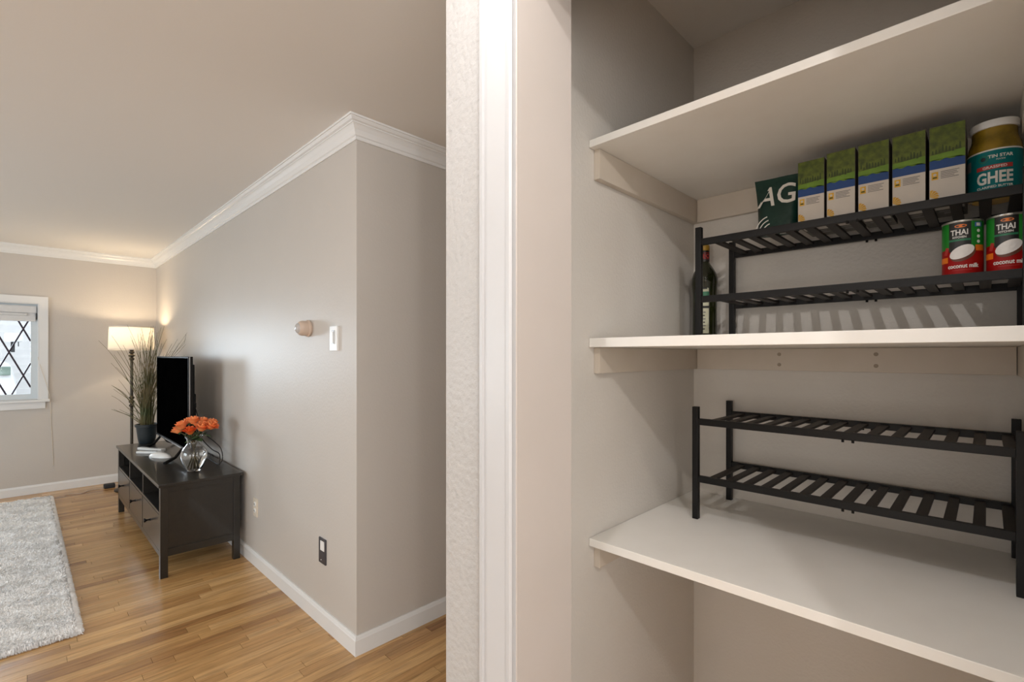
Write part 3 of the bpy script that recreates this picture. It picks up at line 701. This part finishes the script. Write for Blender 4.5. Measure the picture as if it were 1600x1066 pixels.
# ------------------------------------------------------------------ wall fittings on the long wall
def plate(name, label, cat, y, z, w_, h_, m_, loc_x=XA, depth=0.007):
    t_ = thing(name, label, cat, (loc_x - depth/2, y, z - h_/2))
    box_obj('cover_plate', (loc_x - depth, y - w_/2, z - h_/2), (loc_x + 0.001, y + w_/2, z + h_/2), m_, t_, bevel=0.002)
    return t_
t_ = plate('light_switch', 'white rocker light switch plate beside the round beige sensor', 'switch', 2.285, 1.462, 0.078, 0.122, white_plastic, depth=0.010)
box_obj('rocker', (XA - 0.0135, 2.285 - 0.015, 1.434), (XA - 0.0095, 2.285 + 0.015, 1.502), silver, t_, bevel=0.001)
box_obj('rocker_slider', (XA - 0.0165, 2.285 - 0.008, 1.438), (XA - 0.0130, 2.285 + 0.010, 1.496), white_plastic, t_, bevel=0.001)
t_ = plate('wall_outlet', 'ivory duplex outlet low on the wall beside the black bench', 'outlet', 3.425, 0.380, 0.072, 0.118, ivory)
for dz in (0.021, -0.021):
    r_ = MB().lathe((XA - 0.0105, 3.425, 0.380 + dz), [(0.0150, 0), (0.0165, 0.004)], 20, axis='X').build('receptacle', white_plastic, t_)
    MB().box((XA - 0.0115, 3.425 - 0.008, 0.376 + dz), (XA - 0.010, 3.425 - 0.005, 0.386 + dz)).box((XA - 0.0115, 3.425 + 0.005, 0.376 + dz), (XA - 0.010, 3.425 + 0.008, 0.386 + dz)).build('slot', slot_dark, r_)
t_ = plate('wall_plate', 'dark grey outlet plate low on the wall near the corner', 'outlet', 2.418, 0.380, 0.078, 0.128, dark_plate)
box_obj('module', (XA - 0.0100, 2.418 - 0.028, 0.384), (XA - 0.0065, 2.418 + 0.014, 0.432), white_plastic, t_, bevel=0.001)
MB().lathe((XA - 0.0085, 2.418 + 0.01, 0.333), [(0.003, 0), (0.004, 0.002)], 12, axis='X').build('screw', silver, t_)
# round sensor: ring, barrel and clear tip pointing into the room
t_ = thing('motion_sensor', 'round beige wall sensor with clear domed tip, left of the switch', 'sensor', (XA, 2.585, 1.522))
MB().lathe((XA, 2.585, 1.522), [(0.040, 0.001), (0.040, -0.004), (0.0455, -0.007), (0.0455, -0.013), (0.041, -0.016), (0.040, -0.019)], 32, axis='X').build('base_ring', beige_plastic, t_, smooth=True)
MB().lathe((XA, 2.585, 1.522), [(0.0395, -0.0185), (0.0400, -0.040), (0.0375, -0.050), (0.0315, -0.058), (0.0275, -0.061)], 32, axis='X').build('barrel', beige_plastic, t_, smooth=True)
MB().lathe((XA, 2.585, 1.522), [(0.0275, -0.0605), (0.0245, -0.067), (0.016, -0.0725), (0.005, -0.0745)], 24, axis='X').build('lens_tip', clear_lens, t_, smooth=True)

# ------------------------------------------------------------------ media bench
BX0, BX1, BY0, BY1 = 0.600, 1.045, 3.62, 5.46; BT = 0.583
t_ = bench = thing('media_bench', 'long black-brown bench with three drawers along the wall', 'bench', (0.82, 4.54, 0))
box_obj('top', (BX0 - 0.012, BY0 - 0.012, BT - 0.020), (BX1 + 0.018, BY1 + 0.012, BT), bench_black, t_, bevel=0.003)
PWD = 0.040
for x in (BX0, BX1 - PWD):
    for y in (BY0, BY1 - PWD):
        box_obj('leg', (x, y, 0), (x + PWD, y + PWD, BT - 0.020), bench_black, t_, bevel=0.0015)
ZB, ZM = 0.165, 0.392    # drawer bottom, middle shelf
for y in (BY0 + 0.006, BY1 - 0.018):
    box_obj('side_panel', (BX0 + PWD, y + 0.003, 0.175), (BX1 - PWD, y + 0.010, BT - 0.055), bench_black, t_)
    box_obj('side_rail', (BX0 + PWD, y - 0.002, BT - 0.056), (BX1 - PWD, y + 0.014, BT - 0.021), bench_black, t_, bevel=0.001)
    box_obj('side_rail', (BX0 + PWD, y - 0.002, 0.130), (BX1 - PWD, y + 0.014, 0.176), bench_black, t_, bevel=0.001)
box_obj('front_rail', (BX0 + 0.002, BY0 + PWD, 0.128), (BX0 + 0.024, BY1 - PWD, ZB - 0.004), bench_black, t_, bevel=0.001)
box_obj('front_rail', (BX0 + 0.002, BY0 + PWD, BT - 0.033), (BX0 + 0.024, BY1 - PWD, BT - 0.0205), bench_black, t_, bevel=0.001)
box_obj('middle_shelf', (BX0 + 0.002, BY0 + PWD, ZM - 0.004), (BX1 - 0.015, BY1 - PWD, ZM + 0.012), bench_black, t_, bevel=0.001)
box_obj('bottom_panel', (BX0 + 0.025, BY0 + 0.03, 0.150), (BX1 - 0.010, BY1 - 0.03, 0.160), bench_in, t_)
box_obj('back_panel', (BX1 - 0.012, BY0 + PWD, 0.150), (BX1 - 0.006, BY1 - PWD, BT - 0.021), bench_in, t_)
iy0, iy1 = BY0 + PWD, BY1 - PWD; dw = (iy1 - iy0) / 3
for k_ in (1, 2):
    box_obj('divider', (BX0 + 0.003, iy0 + k_*dw - 0.009, ZB - 0.004), (BX1 - 0.013, iy0 + k_*dw + 0.009, BT - 0.021), bench_black, t_, bevel=0.001)
for k_ in range(3):
    a, b = iy0 + k_*dw + 0.011, iy0 + (k_+1)*dw - 0.011
    if k_ == 0: a -= 0.009
    if k_ == 2: b += 0.009
    dr = MB().box((BX0 + 0.001, a, ZB), (BX0 + 0.021, b, ZM - 0.007)).box((BX0 + 0.021, a + 0.01, ZB + 0.01), (BX1 - 0.04, b - 0.01, ZM - 0.02)).build('drawer', bench_black, t_, bevel=0.001)
    MB().lathe((BX0 + 0.001, (a+b)/2, 0.292), [(0.010, 0.0), (0.006, -0.004), (0.005, -0.018), (0.008, -0.024), (0.0135, -0.029), (0.0135, -0.034), (0.010, -0.037)], 16, axis='X').build('knob', metal_dark, dr, smooth=True)

# ------------------------------------------------------------------ television
TX, TY0, TY1, TZ0, TZ1 = 0.858, 4.165, 5.335, 0.665, 1.368
t_ = thing('television', 'black flat television on the bench, seen almost edge-on', 'television', (TX + 0.03, 4.77, BT))
box_obj('screen', (TX - 0.0005, TY0 + 0.012, TZ0 + 0.022), (TX + 0.004, TY1 - 0.012, TZ1 - 0.012), tv_screen, t_)
mb = MB().box((TX, TY0, TZ0), (TX + 0.030, TY1, TZ1)); mb.build('bezel', tv_plastic, t_, bevel=0.003)
box_obj('trim_edge', (TX - 0.003, TY0, TZ0 + 0.001), (TX + 0.001, TY1, TZ0 + 0.012), silver, t_, bevel=0.001)
box_obj('trim_edge', (TX + 0.006, TY0 - 0.0015, TZ0), (TX + 0.011, TY0, TZ1), silver, t_)
MB().box((TX + 0.030, TY0 + 0.05, TZ0 + 0.02), (TX + 0.052, TY1 - 0.05, TZ1 - 0.06)).box((TX + 0.052, TY0 + 0.12, TZ0 + 0.05), (TX + 0.075, TY1 - 0.12, TZ0 + 0.42)).build('rear_housing', tv_plastic, t_, bevel=0.006)
box_obj('wall_button', (TX + 0.052, TY0 + 0.06, 0.985), (TX + 0.064, TY0 + 0.09, 1.02), tv_plastic, t_, bevel=0.002)
for yy in (4.36, 5.18):
    mb = MB(); 
    mb.tube([(TX - 0.125, yy - 0.09, BT + 0.006), (TX - 0.05, yy - 0.035, BT + 0.030), (TX + 0.008, yy, TZ0 + 0.01)], 0.012, 8, rend=0.010)
    mb.tube([(TX + 0.11, yy - 0.02, BT + 0.006), (TX + 0.05, yy - 0.01, BT + 0.035), (TX + 0.012, yy, TZ0 + 0.01)], 0.009, 8)
    mb.build('stand_foot', tv_plastic, t_)
# tangle of cables behind the set
def cable(pts, r=0.0035):
    # smooth the control points
    P = [Vector(p) for p in pts]; out = []
    for i in range(len(P) - 1):
        p0, p1, p2, p3 = P[max(i-1, 0)], P[i], P[i+1], P[min(i+2, len(P)-1)]
        for j in range(8):
            t = j / 8; out.append(0.5 * ((2*p1) + (p2-p0)*t + (2*p0-5*p1+4*p2-p3)*t*t + (3*p1-p0-3*p2+p3)*t**3))
    out.append(P[-1]); return MB().tube(out, r, 6)
c_ = cable([(0.93, 4.3, 0.98), (0.97, 4.22, 0.80), (1.0, 4.05, 0.74), (0.99, 3.86, 0.72), (0.985, 3.80, 0.66), (0.99, 3.92, 0.60), (1.0, 4.15, BT + 0.02), (1.03, 4.3, BT + 0.01), (1.06, 4.35, BT + 0.006), (1.068, 4.30, 0.50), (1.072, 4.2, 0.30)]).build('power_cable', cable_m)
tag(c_, 'dark cable looping behind the glass vase at the television', 'cable')
c_ = cable([(0.93, 4.45, 0.9), (0.98, 4.35, 0.74), (1.01, 4.18, 0.67), (1.015, 4.0, 0.66), (1.0, 3.93, 0.62), (1.0, 3.98, BT + 0.004), (1.02, 4.5, BT + 0.004)]).build('signal_cable', cable_m)
tag(c_, 'smaller dark cable loop lying on the bench behind the vase', 'cable')

# ------------------------------------------------------------------ small things on the bench
def slab(name, label, cat, c, yaw, lx, ly, h_, m_, bevel, pitch=0, z=BT):
    t2 = thing(name, label, cat, (c[0], c[1], z))
    mx = Matrix.Translation((c[0], c[1], z + h_/2 + 0.0005)) @ Matrix.Rotation(yaw, 4, 'Z') @ Matrix.Rotation(pitch, 4, 'Y')
    MB().box((-lx/2, -ly/2, -h_/2), (lx/2, ly/2, h_/2), mx=mx).build('casing', m_, t2, bevel=bevel, smooth=True)
    MB().box((-lx*0.25, -ly*0.18, h_/2 - 0.0004), (lx*0.15, ly*0.18, h_/2 + 0.0008), mx=mx).build('button_pad', silver, t2)
    return t2
slab('remote_control', 'long slim white remote lying furthest back on the bench', 'remote', (0.765, 4.98), 2.05, 0.27, 0.042, 0.020, white_plastic, 0.005)
slab('remote_control', 'second slim white remote crossing in front of the first', 'remote', (0.735, 4.83), 2.25, 0.22, 0.040, 0.018, white_plastic, 0.005)
t2 = thing('computer_mouse', 'rounded pale grey mouse lying in front of the white remotes', 'mouse', (0.765, 4.60, BT))
mb = MB(); vs = []; fs = []; nu, nv = 20, 8
for j in range(nv + 1):
    q = j / nv * PI / 2
    for i in range(nu):
        a = 2*PI*i/nu; rr = math.cos(q)
        x_, y_ = 0.040*rr*math.cos(a), 0.105*rr*math.sin(a)
        vs.append((0.762 + x_*math.cos(0.5) - y_*math.sin(0.5), 4.60 + x_*math.sin(0.5) + y_*math.cos(0.5), BT + 0.0005 + 0.038*math.sin(q)))
for j in range(nv):
    for i in range(nu): k_ = (i+1) % nu; fs.append((j*nu+i, j*nu+k_, (j+1)*nu+k_, (j+1)*nu+i))
fs.append(tuple(reversed(range(nu))))
mb.add(vs, fs).build('shell', white_plastic, t2, smooth=True)

# ------------------------------------------------------------------ vase and roses
VC = (0.838, 3.905)
t_ = thing('glass_vase', 'clear round-bellied glass vase of water on the bench', 'vase', (VC[0], VC[1], BT))
prof = [(0.040, 0.0), (0.043, 0.004), (0.060, 0.040), (0.076, 0.080), (0.080, 0.110), (0.074, 0.140), (0.055, 0.168), (0.042, 0.186), (0.040, 0.200), (0.046, 0.222), (0.056, 0.240)]
inner = [(r - 0.003, z) for r, z in prof[1:]][::-1]; inner[-1] = (0.038, 0.010)
mb = MB().lathe((*VC, BT), prof + inner + [(0.001, 0.010)], 40, cap=False)
mb.add([(VC[0] + 0.040*math.cos(2*PI*i/40), VC[1] + 0.040*math.sin(2*PI*i/40), BT) for i in range(40)], [tuple(range(40))])
mb.build('vase_body', glass, t_, smooth=True)
wp = [(0.0365, 0.0105), (0.0565, 0.042), (0.0725, 0.081), (0.0765, 0.110), (0.0705, 0.138), (0.060, 0.155)]
MB().lathe((*VC, BT), wp, 40).build('vase_water', water, t_, smooth=True)
def petal(mb, c, ax, yaw, r, open_, h_, mi):
    """cupped petal around axis frame"""
    nu, nv = 5, 4; vs = []
    for j in range(nv + 1):
        v = j / nv
        for i in range(nu + 1):
            u = i / nu * 2 - 1
            wid = 0.95 * math.sin(PI * (0.22 + 0.62 * v)) ; a = yaw + u * wid
            rad = r * (0.35 + open_ * v ** 1.2) * (1 - 0.10 * u * u * v) + 0.0015 * (1 - u*u)
            z = h_ * (v - 0.10 * u * u * v) - (0.25 * h_ * max(0, v - 0.75) * 4 * (open_ - 0.5) if open_ > 0.5 else 0)
            p = Vector((rad * math.cos(a), rad * math.sin(a), z)); vs.append(c + ax @ p)
    fs = [(j*(nu+1)+i, j*(nu+1)+i+1, (j+1)*(nu+1)+i+1, (j+1)*(nu+1)+i) for j in range(nv) for i in range(nu)]
    mb.add(vs, fs, mi)
S0, Cc = math.sin(TH), math.cos(TH)
# (sideways offset, depth offset, height above bench, size, deep colour, label)
roses = [(-0.100, 0.00, 0.270, 0.034, 0, 'leftmost orange rose in the vase, hanging low'), (-0.062, -0.02, 0.300, 0.040, 0, 'large orange rose left of the middle of the bunch'),
         (-0.068, 0.05, 0.325, 0.030, 0, 'orange rose at the back left of the bunch'), (0.0, -0.035, 0.268, 0.036, 1, 'deep orange-red rose at the front, lowest in the middle'),
         (-0.008, 0.01, 0.330, 0.038, 0, 'topmost orange rose of the bunch'), (0.030, 0.045, 0.325, 0.034, 0, 'orange rose at the back, right of the top'),
         (0.062, -0.02, 0.290, 0.042, 0, 'large orange rose right of the middle'), (0.108, 0.0, 0.300, 0.038, 0, 'rightmost orange rose in the vase'), (0.090, 0.045, 0.318, 0.032, 0, 'orange rose behind the rightmost one')]
for i, (sx_, dp, zz, sz, deep, lab) in enumerate(roses):
    rx, ry = VC[0] + sx_*Cc + dp*S0, VC[1] - sx_*S0 + dp*Cc
    base = Vector((rx, ry, BT + zz - 0.01)); lean = Vector((rx - VC[0], ry - VC[1], 0.16)).normalized()
    ax = lean.to_track_quat('Z', 'Y').to_matrix()
    foot = Vector((VC[0] - (rx-VC[0])*0.30, VC[1] - (ry-VC[1])*0.30, BT + 0.016)); neck = Vector((VC[0] + (rx-VC[0])*0.16, VC[1] + (ry-VC[1])*0.16, BT + 0.195))
    t_ = thing('rose', lab, 'flower', tuple(base), 'orange roses in the glass vase')
    mb = MB(); rr = random.Random(i)
    for ring, (n_, op, hh, rs) in enumerate(((3, 0.15, 0.95, 0.45), (4, 0.35, 0.95, 0.75), (5, 0.62, 0.85, 0.95), (5, 0.9, 0.66, 1.1))):
        for k_ in range(n_):
            petal(mb, base, ax, 2*PI*k_/n_ + ring*0.7 + rr.random()*0.3, sz*rs*0.95, op, sz*1.55*hh, 0)
    mb.build('bloom', orange_d if deep else orange_m, t_, smooth=True, flip=False)
    pts = []
    for k_ in range(9):
        s_ = k_ / 8; pts.append(tuple(foot.lerp(neck, s_)))
    for k_ in range(1, 6):
        s_ = k_ / 5; pts.append(tuple(neck.lerp(base, s_) + Vector((0, 0, 0.015 * math.sin(PI * s_)))))
    MB().tube(pts, 0.0028, 6).build('stem', stem_m, t_)
    mb = MB(); mb.lathe((base.x, base.y, base.z), [(0.002, -0.012), (0.009, -0.004), (0.011, 0.004)], 8)
    mb.build('calyx', leaf_m, t_)
    for q in range(2 if i < 7 else 1):
        a = rr.random() * 2 * PI if i > 1 else -0.8 + q; l_ = 0.048
        c0 = neck.lerp(base, 0.55 - 0.2*q); d_ = Vector((math.cos(a), math.sin(a), -0.15)); sd = Vector((-math.sin(a), math.cos(a), 0.1))
        row_ = [(0, 0), (0.25, 0.38), (0.5, 0.45), (0.75, 0.3), (1, 0)]; vs = []
        for s_, w_ in row_:
            cc = c0 + d_ * l_ * s_ + Vector((0, 0, -0.012*s_*s_))
            vs += [tuple(cc - sd*l_*w_), tuple(cc + Vector((0,0,-0.003))), tuple(cc + sd*l_*w_)]
        fs = [(j*3+a_, j*3+a_+1, (j+1)*3+a_+1, (j+1)*3+a_) for j in range(4) for a_ in range(2)]
        MB().add(vs, fs).build('leaf', leaf_m, t_, smooth=True, flip=False)

# ------------------------------------------------------------------ potted grass
PC = (0.800, 5.430)
t_ = thing('potted_grass', 'tall wispy grass in a dark pot at the far end of the bench', 'plant', (PC[0], PC[1], BT))
MB().lathe((*PC, BT), [(0.056, 0), (0.060, 0.004), (0.068, 0.05), (0.078, 0.14), (0.080, 0.150), (0.088, 0.152), (0.090, 0.172), (0.084, 0.174), (0.077, 0.160)], 36).build('pot', pot_dark, t_, smooth=True)
MB().lathe((*PC, BT), [(0.0765, 0.150), (0.0755, 0.160), (0.04, 0.166)], 24).build('soil', soil, t_)
rr = random.Random(3); mb = MB()
for i in range(150):
    a = rr.random()*2*PI; r0 = rr.random()*0.05
    low = i < 12; back = i > 95
    sd_ = rr.gauss(0.06, 0.19) if not low else -rr.uniform(0.18, 0.36)      # sideways reach, towards the wall positive
    if back: sd_ = rr.gauss(0.02, 0.08)
    dp_ = rr.gauss(0.0, 0.07)
    h_ = rr.uniform(0.60, 1.06) * (1 - 0.25 * abs(sd_)) if not low else rr.uniform(0.18, 0.55)
    if back: h_ *= rr.uniform(0.4, 0.9)
    bx, by = PC[0] + r0*math.cos(a), PC[1] + r0*math.sin(a)
    ph = rr.random() * 6; wob = rr.uniform(0.004, 0.014); pts = []
    for k_ in range(10):
        s_ = k_/9; cv = s_**(1.7 if not low else 1.1)
        x_ = bx + (Cc*sd_ + S0*dp_)*cv + wob*math.sin(ph + 7*s_)*s_; y_ = by + (-S0*sd_ + Cc*dp_)*cv + wob*math.cos(ph + 5*s_)*s_
        z_ = BT + 0.158 + h_*(s_ - (0.10 if not low else 0.25)*s_*s_)
        x_ = min(x_, XA - 0.012)
        if z_ < TZ1 + 0.03: y_ = max(y_, 5.352)
        pts.append((x_, y_, z_))
    mb.tube(pts, 0.0038 if rr.random() < 0.5 else 0.0026, 4, rend=0.0011)
mb.build('grass_blades', grass_m, t_, kind='stuff')

# ------------------------------------------------------------------ floor lamp
LC = (0.800, 6.28)
t_ = thing('floor_lamp', 'lit bronze floor lamp with white drum shade in the corner', 'lamp', (LC[0], LC[1], 0))
MB().lathe((*LC, 0), [(0.14, 0), (0.142, 0.012), (0.125, 0.022), (0.07, 0.035), (0.03, 0.055), (0.018, 0.08), (0.013, 0.10)], 32).build('base', bronze, t_, smooth=True)
pp = [(0.013, 0.10)]
for zc, amp in ((0.35, 0.009), (0.86, 0.010), (0.90, 0.012), (0.94, 0.010), (1.34, 0.010), (1.375, 0.014), (1.41, 0.010), (1.44, 0.013)):
    pp += [(0.013, zc - 0.017), (0.013 + amp, zc - 0.006), (0.013 + amp, zc + 0.006), (0.013, zc + 0.017)]
pp += [(0.012, 1.475), (0.008, 1.48), (0.006, 1.52)]
MB().lathe((*LC, 0), pp, 20).build('pole', bronze, t_, smooth=True)
SR, SZ0, SZ1 = 0.190, 1.432, 1.672
vs = []; n = 48
for r_, z_ in ((SR, SZ0), (SR - 0.008, SZ1)):
    for i in range(n): vs.append((LC[0] + r_*math.cos(2*PI*i/n), LC[1] + r_*math.sin(2*PI*i/n), z_))
MB().add(vs, [(i, (i+1) % n, n + (i+1) % n, n + i) for i in range(n)]).build('lamp_shade', shade_m, t_, smooth=True)
mb = MB()
for r_, z_ in ((SR + 0.0005, SZ0), (SR - 0.0075, SZ1 - 0.012)):
    mb.lathe((*LC, z_), [(r_, 0), (r_ + 0.001, 0), (r_ + 0.001, 0.012), (r_, 0.012)], 48, cap=False)
mb.build('shade_trim', ivory, t_, smooth=True)
mb = MB()
for k_ in range(3):
    a = 2*PI*k_/3; mb.tube([(LC[0], LC[1], 1.50), (LC[0] + (SR-0.003)*math.cos(a), LC[1] + (SR-0.003)*math.sin(a), 1.50)], 0.002, 6)
mb.build('shade_spider', bronze, t_)
bulb_m = mat('bulb_glow', (1, 0.9, 0.75, 1), 0.3, emit=((1.0, 0.80, 0.55, 1), 6.0), mottle=(5, (1, 0.92, 0.8, 1), 0.3))
MB().lathe((*LC, 1.515), [(0.010, 0), (0.014, 0.02), (0.026, 0.045), (0.028, 0.06), (0.020, 0.08), (0.005, 0.09)], 16).build('bulb', bulb_m, t_, smooth=True)
l_ = lamp('lamp_bulb_light', 'POINT', (LC[0], LC[1], 1.60), 18, (1.0, 0.78, 0.52), 0.03)
# power strip / plug by the lamp base
t_ = thing('power_adapter', 'small black adapter on the floor behind the bench leg', 'adapter', (0.645, 6.51, 0))
MB().box((0.60, 6.47, 0), (0.69, 6.55, 0.040)).build('adapter_body', rubber, t_, bevel=0.008)
cable([(0.595, 6.50, 0.006), (0.50, 6.50, 0.004), (0.42, 6.42, 0.004), (0.36, 6.46, 0.004), (0.30, 6.45, 0.004)], 0.003).build('adapter_cord', beige_plastic, t_)

# ------------------------------------------------------------------ shag rug
RX_0, RX_1, RY_0, RY_1 = -1.55, 0.205, 3.20, 6.44
t_ = thing('shag_rug', 'thick cream shag rug on the oak floor', 'rug', ((RX_0+RX_1)/2, (RY_0+RY_1)/2, 0))
box_obj('backing', (RX_0, RY_0, 0.0005), (RX_1, RY_1, 0.012), rug_m, t_)
def tufts(n, x0, x1, y0, y1, seed):
    r = np.random.RandomState(seed)
    x = r.uniform(x0, x1, n); y = r.uniform(y0, y1, n)
    ang = 2.2*np.sin(x*17 + 3*np.sin(y*7)) + 2.0*np.sin(y*23 + 2*np.sin(x*9)) + r.normal(0, 0.5, n)
    lean = 0.010 + 0.016*np.abs(np.sin(x*31 + y*27)) + r.uniform(0, 0.008, n)
    h = (0.036 + 0.010*np.sin(y*44 + 2.0*np.sin(x*6)) + r.uniform(-0.006, 0.006, n))
    dx, dy = np.cos(ang)*lean, np.sin(ang)*lean
    wa = r.uniform(0, 2*PI, n); wx, wy = np.cos(wa), np.sin(wa)
    V = np.zeros((n, 8, 3))
    for j, (s_, wd) in enumerate(((0, 0.0030), (0.45, 0.0042), (0.8, 0.0036), (1.0, 0.0012))):
        cx = x + dx*s_**1.6; cy = y + dy*s_**1.6; cz = 0.008 + h*(s_ - 0.12*s_*s_)
        V[:, 2*j, 0] = cx - wx*wd; V[:, 2*j, 1] = cy - wy*wd; V[:, 2*j, 2] = cz
        V[:, 2*j+1, 0] = cx + wx*wd; V[:, 2*j+1, 1] = cy + wy*wd; V[:, 2*j+1, 2] = cz
    q = np.array([[0,1,3,2],[2,3,5,4],[4,5,7,6]])
    Fq = (np.arange(n)[:, None, None]*8 + q[None]).reshape(-1, 4)
    return V.reshape(-1, 3), Fq
def relief(x, y):
    return 0.022 + 0.0035*np.sin(y*52 + 2.2*np.sin(x*7) + 1.5*np.sin(x*23 + y*5)) + 0.0022*np.sin(x*61 + 3*np.sin(y*19)) + 0.0015*np.sin(y*131 + x*47)
def tufts(n, x0, x1, y0, y1, seed):
    r = np.random.RandomState(seed)
    x = r.uniform(x0, x1, n); y = r.uniform(y0, y1, n)
    ang = 1.4*np.sin(x*17 + 3*np.sin(y*7)) + 1.4*np.sin(y*23 + 2*np.sin(x*9)) + r.normal(0, 0.9, n)
    lean = 0.004 + 0.010*r.uniform(0, 1, n); h = r.uniform(0.007, 0.014, n)
    edge = np.minimum(np.minimum(x - x0, x1 - x), np.minimum(y - y0, y1 - y)); base = relief(x, y) * np.clip(0.35 + edge/0.03, 0, 1)
    dx, dy = np.cos(ang)*lean, np.sin(ang)*lean
    wa = r.uniform(0, 2*PI, n); wx, wy = np.cos(wa), np.sin(wa)
    V = np.zeros((n, 6, 3))
    for j, (s_, wd) in enumerate(((0, 0.0030), (0.6, 0.0028), (1.0, 0.0009))):
        cx = x + dx*s_**1.5; cy = y + dy*s_**1.5; cz = base - 0.004 + h*s_
        V[:, 2*j] = np.stack([cx - wx*wd, cy - wy*wd, cz], 1); V[:, 2*j+1] = np.stack([cx + wx*wd, cy + wy*wd, cz], 1)
    q = np.array([[0,1,3,2],[2,3,5,4]])
    return V.reshape(-1, 3), (np.arange(n)[:, None, None]*6 + q[None]).reshape(-1, 4)
def lumps(x0, x1, y0, y1, st):
    xs_ = np.arange(x0, x1 + 1e-6, st); ys_ = np.arange(y0, y1 + 1e-6, st); X, Y = np.meshgrid(xs_, ys_)
    edge = np.minimum(np.minimum(X - x0, x1 - X), np.minimum(Y - y0, y1 - Y)); Z = relief(X, Y) * np.clip(0.3 + edge/0.03, 0, 1)
    V = np.stack([X, Y, Z], -1).reshape(-1, 3); nx = len(xs_); i = np.arange(len(ys_)-1)[:, None]*nx + np.arange(nx-1)[None]
    return V, np.stack([i, i+1, i+1+nx, i+nx], -1).reshape(-1, 4)
def fringe(n, seed):
    r = np.random.RandomState(seed); side = r.randint(0, 3, n); u = r.uniform(0, 1, n)
    x = np.where(side == 0, RX_0 + (RX_1-RX_0)*u, np.where(side == 1, RX_1, RX_0 + (RX_1-RX_0)*u)); y = np.where(side == 0, RY_0, np.where(side == 1, RY_0 + (RY_1-RY_0)*u, RY_1))
    nx_ = np.where(side == 1, 1.0, 0.0); ny_ = np.where(side == 0, -1.0, np.where(side == 2, 1.0, 0.0))
    x = x - nx_*0.008; y = y - ny_*0.008; z0 = r.uniform(0.002, 0.020, n); l_ = r.uniform(0.010, 0.026, n); jx = r.normal(0, 0.35, n)
    dx = (nx_ + jx*np.abs(ny_))*l_; dy = (ny_ + jx*np.abs(nx_))*l_
    V = np.zeros((n, 6, 3))
    for j, (s_, wd) in enumerate(((0, 0.0032), (0.6, 0.0028), (1.0, 0.0009))):
        cx = x + dx*s_; cy = y + dy*s_; cz = np.maximum(0.001, z0 + 0.006*s_ - 0.012*s_*s_)
        V[:, 2*j] = np.stack([cx, cy, cz], 1); V[:, 2*j+1] = np.stack([cx - wd*ny_, cy + wd*nx_, cz + wd*0.9], 1)
    q = np.array([[0,1,3,2],[2,3,5,4]])
    return V.reshape(-1, 3), (np.arange(n)[:, None, None]*6 + q[None]).reshape(-1, 4)
parts = [fringe(16000, 5), tufts(90000, -0.50, RX_1, RY_0, RY_1, 1), tufts(30000, RX_0, -0.50, RY_0, RY_1, 2), lumps(RX_0 + 0.005, RX_1 - 0.005, RY_0 + 0.005, RY_1 - 0.005, 0.012)]
off = 0; AV = []; AF = []
for V, Fq in parts: AV.append(V); AF.append(Fq + off); off += len(V)
AV = np.concatenate(AV); AF = np.concatenate(AF)
AV = AV - np.array([(RX_0+RX_1)/2, (RY_0+RY_1)/2, 0])
me = bpy.data.meshes.new('pile'); me.vertices.add(len(AV)); me.vertices.foreach_set('co', AV.ravel())
me.loops.add(AF.size); me.loops.foreach_set('vertex_index', AF.ravel().astype(np.int32))
me.polygons.add(len(AF)); me.polygons.foreach_set('loop_start', (np.arange(len(AF))*4).astype(np.int32)); me.polygons.foreach_set('loop_total', np.full(len(AF), 4, np.int32))
me.update(); me.validate(); me.materials.append(rug_m)
tag(link_mesh('pile', me, t_), kind='stuff')
